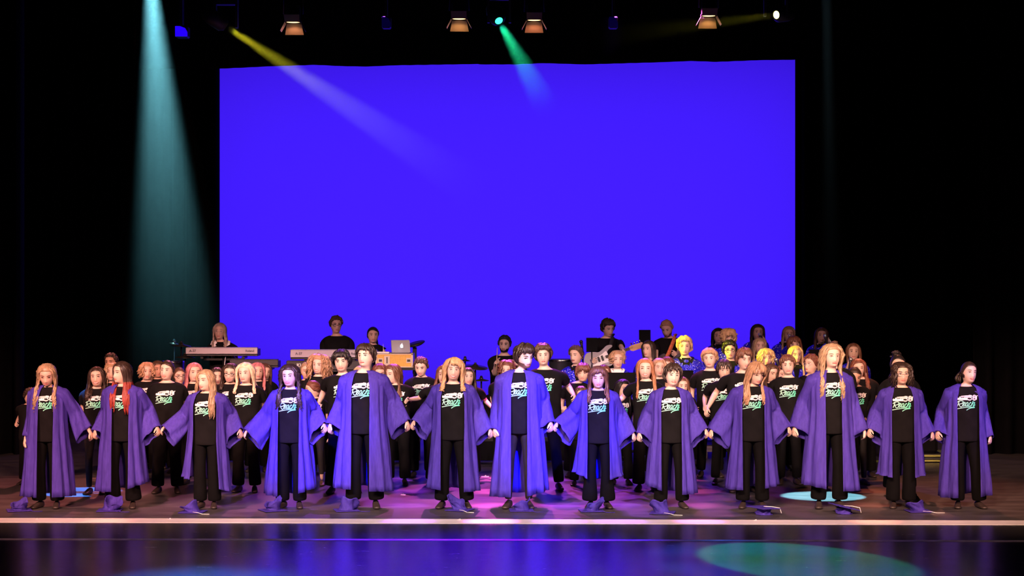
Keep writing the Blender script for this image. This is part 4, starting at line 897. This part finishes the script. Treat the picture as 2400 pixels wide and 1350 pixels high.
# ------------------------------------------------------------------ keyboards
def keyboard(label, px0, px1, y0, y1, s, m, texts, tm, cat='keyboard'):
    a, b = PT(px0, y1, s), PT(px1, y0, s); w_, h_ = b[0] - a[0], b[2] - a[2]
    r = thing('keyboard', label, cat, ((a[0] + b[0]) / 2, a[1], a[2])); hw = w_ / 2
    MB().box(-hw, hw, 0, .03, 0, h_, bev=.006).build('back_panel', m, r)
    MB().box(-hw + .004, hw - .004, .03, .32, -.03, h_ - .02, bev=.006).build('case', M_PLAST, r); MB().box(-hw + .01, hw - .01, .005, .14, h_ - .004, h_ + .004).build('control_panel', m, r)
    n = 52; kw = (w_ - .08) / n
    for i in range(0, n): MB().box(-hw + .04 + i * kw + .001, -hw + .04 + (i + 1) * kw - .001, .16, .30, h_ - .03, h_ - .008).build('key', M_WHITE, r)
    for tx, fx, sz in texts: text_mesh('lettering', tx, sz, tm, r, (-hw + w_ * fx, -.0035, h_ * .5), bold=.001)
    return r
M_DARKT = mat('dark_lettering', (.05, .045, .06), .6)
keyboard('silver-backed keyboard of the woman with the white collar', 435, 604, 815, 830, 161, M_SILVER, [('A-37', .05, .05), ('Roland', .83, .045)], M_DARKT)
keyboard('black lower keyboard under the left silver one', 538, 652, 843, 857, 161, M_PLAST, [], M_DARKT)
keyboard('silver-backed keyboard of the man in glasses', 680, 884, 820, 838, 161, M_SILVER, [('A-37', .06, .05), ('Roland', .70, .045)], M_DARKT)
keyboard('black lower keyboard with white lettering under the man in glasses', 671, 872, 846, 867, 161, M_PLAST, [('KURZWEIL', .12, .075)], M_WHITEP)
def kb_stand(label, px, s, z0, tiers):
    p = PT(px, 675, s); r = thing('keyboard_stand', label, 'stand', (p[0], p[1] + .16, RZ2))
    MB().tube([(0, 0, .0), (0, 0, z0)], .028, 8).build('column', M_BLACK, r, True); MB().box(-.35, .35, -.03, .03, 0, .03).box(-.03, .03, -.3, .3, 0, .03).build('base', M_BLACK, r)
    for z, w_, x in tiers:
        for sx in (-w_, w_): MB().box(x + sx - .02, x + sx + .02, -.14, .15, z - .03, z).build('arm', M_BLACK, r)
        MB().box(x - w_, x + w_, -.015, .015, z - .06, z - .03).build('crossbar', M_BLACK, r)
    mb = MB(); mb.tube([(.03, -.05, z0), (.02, -.08, z0 - .12), (.05, -.06, z0 - .3), (.08, -.05, z0 - .55)], .006, 5); mb.build('cable', M_WHITE if px < 600 else M_PLAST, r, True)
zz = lambda y, s=161: CH - (y - 675) / s - RZ2
kb_stand('black column stand of the left keyboards', 521, 161, zz(835), [(zz(836), .3, 0), (zz(862), .25, .45)])
kb_stand('black column stand of the middle keyboards', 772, 161, zz(842), [(zz(843), .35, 0), (zz(872), .4, 0)])
# flight case, its table, laptop
M_YEL = mat('yellow_laminate', (.62, .36, .05), .5, noise=.1); M_ALU = mat('aluminium_edge', (.55, .48, .38), .35, metal=.8)
s = 162; a = PT(882, 861, s); b = PT(966, 829, s); tb = thing('equipment_table', 'black table under the yellow flight case', 'table', ((a[0] + b[0]) / 2 + .03, a[1] + .2, RZ2)); hw = (b[0] - a[0]) / 2
MB().box(-hw - .05, hw + .05, -.25, .28, a[2] - RZ2 - .04, a[2] - RZ2).build('table_top', M_BLACK, tb)
for sx in (-1, 1):
    for sy in (-.2, .23): MB().tube([(sx * hw, sy, 0), (sx * hw, sy, a[2] - RZ2 - .04)], .016, 6).build('leg', M_BLACK, tb, True)
fc = thing('flight_case', 'yellow flight case with aluminium edges beside the laptop', 'case', ((a[0] + b[0]) / 2, a[1], a[2])); h_ = b[2] - a[2]
MB().box(-hw, hw, 0, .42, 0, h_).build('panel', M_YEL, fc)
e = .012
for z in (0, h_ - e): MB().box(-hw - .004, hw + .004, -.004, .425, z, z + e).build('edge', M_ALU, fc)
for sx in (-1, 1): MB().box(sx * hw - e, sx * hw + e, -.005, .425, 0, h_).build('edge', M_ALU, fc)
for x in (-hw + .06, hw - .05):
    q = MB().box(x - .035, x + .035, -.008, 0, h_ * .32, h_ * .68).build('handle_plate', M_ALU, fc); MB().box(x - .022, x + .022, -.016, -.008, h_ * .42, h_ * .58).build('handle', M_PLAST, q)
x = -hw + .155; q = MB().box(x - .04, x + .04, -.006, 0, h_ * .15, h_ * .85).build('latch_plate', M_ALU, fc); MB().box(x - .008, x + .008, -.013, -.006, h_ * .3, h_ * .75).build('latch', M_PLAST, q)
for sx in (-1, 1):
    for z in (0, h_): MB().ball((sx * hw, 0, z), .018, 8, 6).build('corner', M_ALU, fc, True)
lp = thing('laptop', 'open silver laptop seen from behind on the flight case', 'laptop', (PT(936, 826, s)[0], a[1] + .10, b[2]))
MB().box(-.15, .15, .0, .21, 0, .014, bev=.004).build('base', M_SILVER, lp)
lid = MB().box(-.14, .14, 0, .008, 0, .19, bev=.003); lid.xform(Matrix.Rotation(-.28, 4, 'X') @ Matrix.Rotation(.0, 4, 'Y')); lid.xform(Matrix.Translation((.02, -.0, .012))); ld = lid.build('lid', M_SILVER, lp); lp.rotation_euler.z = .30
ap = MB(); ap.add([(.026 * math.cos(t_) * (1 - .12 * math.cos(2 * t_)), 0, .028 * math.sin(t_) - .004 * math.cos(2 * t_)) for t_ in np.linspace(.5, 5.78, 22)], [list(range(22))]); ap.add([(.0, 0, .03), (.012, 0, .036), (.014, 0, .046), (.002, 0, .042)], [[0, 1, 2, 3]])
ap.xform(Matrix.Translation((.02, -.033, .105)) @ Matrix.Rotation(-.28, 4, 'X')); ap.build('logo', mat('lit_logo', (.9, .9, .95), .4, emit=(.9, .9, 1, 1.2)), ld)
q = tag(MB().box(-.09, .09, -.06, .06, 0, .025, bev=.006).box(-.002, .002, -.002, .002, .025, .14).build('wireless_receiver', M_WHITE, None, loc=(PT(897, 826, s)[0], a[1] + .12, b[2])), 'small white receiver with an antenna on the flight case', 'receiver')
# drum pad on a pole behind the case
def tripod(r, z, m=M_BLACK, sp=.28):
    MB().tube([(0, 0, .1), (0, 0, z)], .012, 8).build('pole', m, r, True)
    for k in range(3): a_ = 2.1 * k + .4; MB().tube([(0, 0, .22), (sp * math.cos(a_), sp * math.sin(a_), .012)], .010, 6).build('leg', m, r, True)
p = PT(972, 806, 155); r = thing('drum_pad', 'black electronic drum pad on a pole behind the laptop', 'drum pad', (p[0], p[1], RZ2)); z = p[2] - RZ2; tripod(r, z)
o = MB().lathe([(.0, -.03), (.10, -.02), (.14, 0), (.14, .012), (.0, .014)], 20).build('pad', M_PLAST, r, True, loc=(.02, -.02, z)); o.rotation_euler = (.2, -.25, 0)
MB().box(-.03, .03, -.03, .03, z - .45, z - .05).build('clamp', M_BLACK, r)

# ------------------------------------------------------------------ drums and cymbals
M_BRASS = mat('dark_bronze', (.10, .075, .06), .32, metal=.9); M_DRUM = mat('black_drum_lacquer', (.02, .02, .024), .22); M_HEAD = mat('drum_head', (.10, .10, .11), .5)
def cymbal(label, px, py, s, wpx, base, tilt=(.12, .0), m=None):
    p = PT(px, py, s); r = thing('cymbal', label, 'cymbal', (p[0], p[1], base), 0, 'cymbals on stands'); z = p[2] - base; R_ = wpx / s / 2; tripod(r, z + .03)
    c = MB().lathe([(.012, .03), (.03, .028), (R_ * .22, .014), (R_ * .3, .004), (R_, -.016), (R_, -.019), (R_ * .3, 0), (.012, .024)], 32, cap=False).build('plate', m or M_BRASS, r, True, loc=(0, 0, z)); c.rotation_euler = (tilt[0], tilt[1], 0)
    MB().lathe([(.0, 0), (.018, 0), (.018, .02), (0, .025)], 8).build('felt', M_PLAST, r, True, loc=(0, 0, z + .03))
def drum(label, px, py, s, R_, h, base, legs=True, tilt=0., name='tom_drum'):
    p = PT(px, py, s); zt = p[2] - base; r = thing(name, label, 'drum', (p[0], p[1], base), 0, 'drums of the kit')
    sh = MB().lathe([(R_, zt - h + .01), (R_, zt - .01)], 28, cap=False).build('shell', M_DRUM, r, True); MB().lathe([(0, zt - .004), (R_ - .005, zt - .004)], 28, cap=False).build('head', M_HEAD, r, True)
    for z in (zt - .012, zt - h + .012): MB().lathe([(R_ + .012, z - .014), (R_ + .016, z), (R_ + .012, z + .014), (R_ - .002, z + .012), (R_ - .002, z - .012), (R_ + .012, z - .014)], 28, cap=False).build('hoop', M_CHROME, r, True)
    for k in range(8): a_ = k * math.pi / 4 + .2; MB().box(-.008, .008, -.012, .012, zt - h * .5 - .05, zt - h * .5 + .05).xform(Matrix.Translation((math.cos(a_) * (R_ + .01), math.sin(a_) * (R_ + .01), 0))).build('lug', M_CHROME, r)
    if legs:
        for k in range(3): a_ = 2.09 * k + .5; MB().tube([(math.cos(a_) * (R_ + .02), math.sin(a_) * (R_ + .02), zt - h * .4), (math.cos(a_) * (R_ + .05), math.sin(a_) * (R_ + .05), 0.01)], .009, 6).build('leg', M_CHROME, r, True)
    return r
cymbal('large dark crash cymbal left of the drummer', 1114, 858, 160, 60, RZ2, (.16, .1)); cymbal('small splash cymbal above the crash cymbal', 1090, 843, 152, 26, RZ2, (.05, 0)); cymbal('low hi-hat cymbal beside the drummer', 1128, 889, 158, 36, RZ2, (.05, 0))
cymbal('upper cymbal of the left percussion rig', 425, 808, 158, 46, RZ2, (.03, .06)); cymbal('lower cymbal of the left percussion rig', 434, 835, 160, 46, RZ2, (.03, .04)); cymbal('small far cymbal at the upper left of the percussion rig', 408, 803, 150, 22, RZ2, (.1, .2))
drum('low drum of the left percussion rig', 406, 846, 158, .16, .4, RZ2); drum('floor tom with chrome lugs right of the drummer', 1316, 842, 154, .20, .42, RZ2); drum('snare drum before the drummer', 1180, 905, 161, .17, .15, RZ2, True)
p = PT(1215, 950, 162); r = thing('bass_drum', 'large bass drum before the drummer', 'drum', (p[0], p[1] + .22, RZ2))
MB().lathe([(.28, -.2), (.28, .2)], 32, (0, 0, .29), 1, cap=False).build('shell', M_DRUM, r, True); MB().lathe([(0, -.195), (.275, -.195)], 32, (0, 0, .29), 1, cap=False).build('head', M_HEAD, r, True)
for y in (-.2, .2): MB().lathe([(.275, y - .02), (.30, y - .02), (.30, y + .02), (.275, y + .02), (.275, y - .02)], 32, (0, 0, .29), 1, cap=False).build('hoop', M_CHROME, r, True)
for sx in (-1, 1): MB().tube([(sx * .2, -.1, .1), (sx * .36, -.2, 0.01)], .01, 6).build('spur', M_CHROME, r, True)
p = PT(1182, 900, 155); r = thing('drum_stool', 'round black stool under the drummer', 'stool', (p[0], p[1] + .05, RZ2)); MB().lathe([(0, .40), (.15, .40), (.17, .44), (.15, .47), (0, .475)], 20).build('seat', M_PLAST, r, True); tripod(r, .4)
for px, lb, dx in ((1164, 'drumstick held upright in the right hand of the drummer', .01), (1215, 'drumstick in the left hand of the drummer', -.06)):
    p = PT(px, 858, 158); o = MB().tube([(0, 0, -.06), (dx * .3, -.03, .10), (dx, -.06, .26), (dx, -.062, .275)], [.007, .007, .0045, .003], 6).build('drumstick', mat('maple', (.55, .36, .18), .5), None, True, loc=tuple(p)); tag(o, lb, 'drumstick', 'drumsticks')

# ------------------------------------------------------------------ guitars
M_WOODH = mat('maple_headstock', (.46, .26, .12), .4, noise=.1); M_GREY = mat('grey_guitar_lacquer', (.33, .31, .32), .25); M_NECK = mat('dark_fretboard', (.035, .02, .016), .5); M_STRAP = mat('orange_woven_strap', (.62, .16, .06), .8, noise=.5, scale=70)
OUT = [(-.20, -.02), (-.19, .06), (-.13, .125), (-.05, .12), (.02, .09), (.08, .105), (.15, .135), (.21, .125), (.215, .10), (.15, .075), (.12, .03), (.12, -.03), (.15, -.08), (.155, -.115), (.10, -.13), (.04, -.105), (-.03, -.11), (-.10, -.145), (-.17, -.12)]
def guitar(label, c, head_, s, m, cat, bass):
    A = PT(c[0], c[1], s); B = PT(head_[0], head_[1], s); r = thing('bass_guitar' if bass else 'electric_guitar', label, cat, tuple(A)); L = np.linalg.norm(B - A); ang = math.atan2(B[2] - A[2], B[0] - A[0]); r.rotation_euler = (0, -ang, 0)
    k = 1.12; P_ = cr([np.array([x * k, 0, z * k]) for x, z in OUT + OUT[:1]], 76)[:-1]; n = len(P_); v = [p_ + np.array([0, y, 0]) for y in (-.022, .022) for p_ in P_]
    f = [[i, (i + 1) % n, n + (i + 1) % n, n + i] for i in range(n)] + [list(range(n)), list(range(2 * n - 1, n - 1, -1))]; mk('guitar_body', v, f, m, r, False)
    G = [(-.06, .03), (.05, .05), (.12, .07), (.13, -.02), (.12, -.07), (.03, -.07), (-.08, -.09), (-.10, -.03)]; Q = cr([np.array([x * k, -.026, z * k]) for x, z in G + G[:1]], 40)[:-1]; mk('pickguard', Q, [list(range(len(Q)))], M_WHITE, r, False, solid=.004)
    nx = L - .09; mb = MB().box(.10, nx, -.034, -.012, -.022, .022); mb.build('neck', M_NECK, r)
    for i in range(14): x = .16 + (nx - .18) * (1 - .5 ** (i / 7)) / (1 - .5 ** 2); MB().box(x - .0015, x + .0015, -.036, -.034, -.021, .021).build('fret', M_CHROME, r)
    for i in range(2): MB().box(-.02 + .055 * i, .012 + .055 * i, -.034, -.028, -.04, .04).build('pickup', M_PLAST, r)
    MB().box(-.13, -.09, -.036, -.022, -.04, .04).build('bridge', M_CHROME, r)
    H_ = [(nx, -.024), (nx + .03, -.05), (nx + .19, -.055), (nx + .22, -.01), (nx + .20, .03), (nx + .03, .035), (nx, .024)]; v = [(x, y, z) for y in (-.03, -.014) for x, z in H_]; n = len(H_)
    hd = mk('headstock', v, [[i, (i + 1) % n, n + (i + 1) % n, n + i] for i in range(n)] + [list(range(n)), list(range(2 * n - 1, n - 1, -1))], M_WOODH, r, False)
    for i in range(4): MB().ball((nx + .045 + .045 * i, -.022, .055), (.011, .006, .018), 8, 6).build('tuning_peg', M_CHROME, hd, True)
    for i in range(4): MB().tube([(-.10, -.038, -.015 + .01 * i), (nx + .05, -.038, -.012 + .008 * i)], .001, 4).build('string', M_CHROME, r)
    return r
guitar('grey bass guitar with a white pickguard', (1404, 842), (1489, 812), 160.4, M_GREY, 'bass guitar', True); guitar('electric guitar of the man with the orange strap', (1538, 868), (1606, 822), 158, M_NECK, 'guitar', False)
def strap(label, pts, m, w_=.028):
    P_ = cr([PT(*q) for q in pts], 14); v = []
    for i, p_ in enumerate(P_):
        t_ = nrm(P_[min(i + 1, 14)] - P_[max(i - 1, 0)]); n_ = nrm(np.cross(t_, (0, 1, .3))); v += [p_ + n_ * w_, p_ - n_ * w_]
    tag(mk('guitar_strap', v, [[2 * i, 2 * i + 1, 2 * i + 3, 2 * i + 2] for i in range(14)], m, None, True, solid=.004), label, 'strap', 'guitar straps')
strap('orange patterned guitar strap over the bowed guitarist', [(1582, 783, 155), (1583, 787, 156), (1575, 808, 156.8), (1566, 830, 157.4), (1552, 855, 158)], M_STRAP); strap('dark strap across the bass player', [(1436, 782, 157), (1437, 787, 158.2), (1432, 806, 158.9), (1424, 830, 159.6), (1416, 845, 160.2)], M_PLAST)

# ------------------------------------------------------------------ music stands and microphones
def music_stand(label, px, py, s, wpx, hpx, base, lean=.18):
    p = PT(px, py, s); r = thing('music_stand', label, 'music stand', (p[0], p[1], base), 0, 'black music stands'); z = p[2] - base; tripod(r, z)
    w_, h_ = wpx / s / 2, hpx / s / 2; d = MB().box(-w_, w_, -.006, .006, -h_, h_).box(-w_, w_, -.006, .06, -h_ - .006, -h_).xform(Matrix.Translation((0, -.02, z)) @ Matrix.Rotation(-lean, 4, 'X')).build('desk', M_MATTE, r)
    MB().box(-.02, .02, -.02, .02, z - .06, z).build('clamp', M_BLACK, r)
music_stand('music stand left of the bass player', 1387, 807, 160.5, 26, 31, RZ2); music_stand('tall music stand between the two guitarists', 1511, 788, 157, 27, 30, RZ2); music_stand('wide music stand before the white-collared sequin singer', 1457, 892, 172, 66, 38, 0, .1); music_stand('wide music stand before the blond sequin singer', 1605, 888, 172, 40, 40, 0, .1); music_stand('music stand before the singer at the black wing', 1918, 830, 158, 44, 22, RZ1)
M_GRILL = mat('mic_grille', (.5, .5, .52), .35, metal=.8)
def mic(label, px, py, s, ang, m=None, stand=None, base=0.):
    p = PT(px, py, s); r = thing('microphone', label, 'microphone', tuple(p), 0, 'vocal microphones')
    d = np.array([math.sin(ang), -.15, -math.cos(ang)]); d = d / np.linalg.norm(d)
    MB().ball((0, 0, 0), .027, 12, 8).build('grille', m or M_GRILL, r, True); MB().tube([d * .018, d * .03, d * .05, d * .19], [.022, .023, .018, .013], 10).build('handle', M_PLAST, r, True)
    if stand:
        q = thing('microphone_stand', stand, 'stand', (p[0] + d[0] * .16, p[1] + d[1] * .16 + .0, base), 0, 'microphone stands'); tripod(q, p[2] + d[2] * .16 - base, M_BLACK)
        MB().box(-.02, .02, -.02, .02, p[2] + d[2] * .16 - base - .03, p[2] + d[2] * .16 - base + .01).build('clip', M_PLAST, q)
def hold(px, py, s, lb, ang): mic(lb, px, py, s, ang)
hold(1781, 784, 152, 'silver microphone at the mouth of the highest sequin singer', .15); hold(1851, 787, 152, 'silver microphone of the fair-haired sequin singer', .1); hold(1934, 788, 152, 'microphone of the singer at the black wing', .2); hold(1994, 842, 163, 'microphone of the rose-brown-haired singer', -.2)
mic('bright microphone on a stand beside the bowl-cut boy', 1819, 843, 168, .35, None, 'black stand of the bright microphone')
mic('dark microphone on a boom near the moustached man', 1362, 801, 158, .15, M_PLAST, 'thin stand left of the bass player', RZ2)
# low trolley by the right wing
s = 163; p = PT(2166, 1090, s); r = thing('equipment_trolley', 'low metal-railed trolley on the floor by the right wing', 'trolley', (p[0], p[1], 0)); M_RAIL = mat('green_lit_rail', (.42, .44, .12), .35, metal=.7)  # silver rails with the green-yellow light falling on them put into the colour
for z in (.03, .10): MB().box(-.30, .30, -.02, .02, z - .012, z + .012).build('rail', M_RAIL, r)
MB().box(-.30, .30, .02, .5, .05, .12).build('deck', M_PLAST, r); MB().box(-.22, .22, .06, .42, .12, .48, bev=.05).build('covered_load', M_VELVET, r)
for sx in (-.25, .25): MB().lathe([(.03, -.01), (.03, .01)], 12, (sx, .05, .03), 0).build('wheel', M_PLAST, r, True)

# ------------------------------------------------------------------ lanterns over the stage
M_CAN = mat('black_lantern_body', (.02, .018, .02), .5, metal=.3); M_DOOR = mat('barn_door_paint', (.20, .15, .13), .55)
def glow(name, c, k): return mat(name, c, .4, emit=(*c, k))
def batten(label, y, z):
    tag(MB().tube([(-9, y, z), (9, y, z)], .025, 8).build('lighting_bar', M_VELVET, None, True), label, 'bar')
SF = 152; YF_ = F / SF - CD; ZF = PT(0, 40, SF)[2] + .35
batten('black lighting bar carrying the barn-door lanterns', YF_, ZF + .12); batten('black lighting bar carrying the moving heads', F / 186 - CD, YEL[2] + .38)
def fresnel(label, px, py, c, lens_y=None, side=(True, True)):
    p = PT(px, py, SF); r = thing('fresnel_lantern', label, 'stage light', tuple(p), 0, 'barn-door lanterns on the upstage bar')
    MB().lathe([(.0, .34), (.09, .34), (.115, .30), (.115, .10), (.13, .09), (.13, .06)], 20, cap=False).build('can', M_CAN, r, True); MB().lathe([(0, .075), (.105, .075)], 20, cap=False).build('lens', glow('amber_lens', (1, .55, .25), 3.0), r)
    y = MB().tube([(-.15, 0, .2), (-.15, 0, .45), (.15, 0, .45), (.15, 0, .2)], .010, 6).build('yoke', M_CAN, r, True); MB().box(-.02, .02, -.03, .03, .45, ZF + .12 - p[2]).build('clamp', M_CAN, y)
    def door(v): mk('barn_door', v, [[0, 1, 2, 3]], M_DOOR, r, False, solid=.003)
    door([(-.115, .12, .06), (.115, .12, .06), (.145, .17, -.10), (-.145, .17, -.10)])
    if side[0]: door([(-.12, -.10, .06), (-.12, .10, .06), (-.19, .09, -.07), (-.19, -.09, -.07)])
    if side[1]: door([(.12, .10, .06), (.12, -.10, .06), (.19, -.09, -.07), (.19, .09, -.07)])
    door([(.115, -.12, .06), (-.115, -.12, .06), (-.12, -.20, .16), (.12, -.20, .16)])
    l = bpy.data.lights.new('lantern_light', 'SPOT'); l.energy = 7; l.color = c; l.spot_size = math.radians(150); l.spot_blend = .3; l.shadow_soft_size = .03; o = bpy.data.objects.new('lantern_light', l); COL.objects.link(o); o.parent = r; o.location = (0, 0, .06); o['label'] = 'warm lamp of the lantern'
fresnel('barn-door lantern glowing amber, leftmost of four', 687, 63, (1, .42, .18)); fresnel('barn-door lantern glowing amber near the green beam, left of it', 1076, 55, (1, .50, .16)); fresnel('barn-door lantern glowing amber just right of the green beam', 1252, 58, (1, .34, .14)); fresnel('barn-door lantern glowing amber, rightmost, lens edge showing', 1661, 48, (1, .50, .14))
def moving_head(label, p, tgt, c, k, rad=.05):
    r = thing('moving_head_light', label, 'stage light', tuple(p), 0, 'moving head lights'); d = Vector(tgt) - Vector(p); q = d.to_track_quat('-Z', 'Y').to_matrix().to_4x4()
    MB().lathe([(0, .30), (.08, .30), (.10, .22), (.10, .05), (rad + .02, .015), (rad + .014, .004)], 20, cap=False).xform(q).build('head', M_CAN, r, True); MB().lathe([(0, .012), (rad, .012)], 24, cap=False).xform(q).build('lens', glow(label[:6] + '_lens', c, k), r)
    MB().box(-.15, -.12, -.04, .04, -.02, .3).box(.12, .15, -.04, .04, -.02, .3).box(-.15, .15, -.06, .06, .27, .36).build('yoke', M_CAN, r)
moving_head('yellow moving head throwing a beam to the right', YEL + np.array([0, .0, 0]), PT(1735, 850, 163), (1, .95, .25), 6); moving_head('green moving head facing the audience', GRN, floor_pt(1868, 1312), (.03, 1, .45), 4); moving_head('yellow moving head at the upper right throwing a beam left', YEL2, PT(1350, 95, 205), (1, .95, .25), 6)
def par(label, px, py, c, k, w_):
    p = PT(px, py, SF); r = thing('flood_light', label, 'stage light', tuple(p), 0, 'blue flood lights'); MB().box(-w_, w_, 0, .2, -.02, .16, bev=.02).build('housing', M_CAN, r); q = MB(); q.add([(w_ * .95 * x, -.004, z) for x, z in ((-1, -.01), (1, -.01), (1, .06), (.6, .12), (-.2, .15), (-1, .15))], [list(range(6))]); q.build('gel', glow('blue_gel_%d' % int(k * 100), c, k), r)
    MB().box(-.02, .02, -.03, .12, .16, ZF + .12 - p[2]).build('clamp', M_CAN, r)
par('blue gelled flood glowing at the upper left', 425, 84, (.02, .0, 1), .9, .10); par('dim blue flood left of centre on the bar', 905, 62, (.01, .0, .3), .05, .07); par('dim blue flood right of centre on the bar', 1438, 62, (.01, .0, .3), .05, .07)

# ------------------------------------------------------------------ haze in the beams
def haze(label, p, tgt, half, length, dens, r0=.05, fade=0.):
    hm = bpy.data.materials.new('stage_haze'); hm.use_nodes = True; nt = hm.node_tree; nt.nodes.clear(); o = nt.nodes.new('ShaderNodeOutputMaterial'); v = nt.nodes.new('ShaderNodeVolumeScatter'); v.inputs['Density'].default_value = dens; v.inputs['Anisotropy'].default_value = .0; nt.links.new(v.outputs[0], o.inputs['Volume'])
    g = nt.nodes.new('ShaderNodeNewGeometry'); ds = nt.nodes.new('ShaderNodeVectorMath'); ds.operation = 'DISTANCE'; ds.inputs[1].default_value = tuple(p); nt.links.new(g.outputs['Position'], ds.inputs[0])
    mr = nt.nodes.new('ShaderNodeMapRange'); mr.interpolation_type = 'SMOOTHSTEP'; mr.inputs[1].default_value = fade * length; mr.inputs[2].default_value = length; mr.inputs[3].default_value = dens; mr.inputs[4].default_value = 0; nt.links.new(ds.outputs['Value'], mr.inputs[0]); nt.links.new(mr.outputs[0], v.inputs['Density'])
    d = Vector(tgt) - Vector(p); q = d.to_track_quat('-Z', 'Y').to_matrix().to_4x4(); mb = MB().lathe([(r0 + .02 * math.tan(math.radians(half)), -.04), (r0 + length * math.tan(math.radians(half)), -length)], 28); mb.xform(Matrix.Translation(Vector(p)) @ q)
    tag(mb.build('light_beam', hm, None, True, fixn=True), label, 'light beam', None, 'stuff')
haze('broad teal light beam falling through haze at the left', TEAL, TEAL_T, 8.4, 7.0, .10, .16)
haze('pale narrow light beam falling through haze at the right', PALE, PALE_T, 2.2, 6.2, .10, .10)
haze('yellow light beam slanting right above the blue cloth', YEL, PT(1735, 850, 163), 4.9, 4.2, .022, .055)
haze('green light beam slanting down from the bar', GRN, floor_pt(1868, 1312), 5.9, 1.9, .022, .055)
haze('yellow light beam slanting left at the upper right', YEL2, PT(1350, 95, 205), 3.4, 3.4, .03, .055)
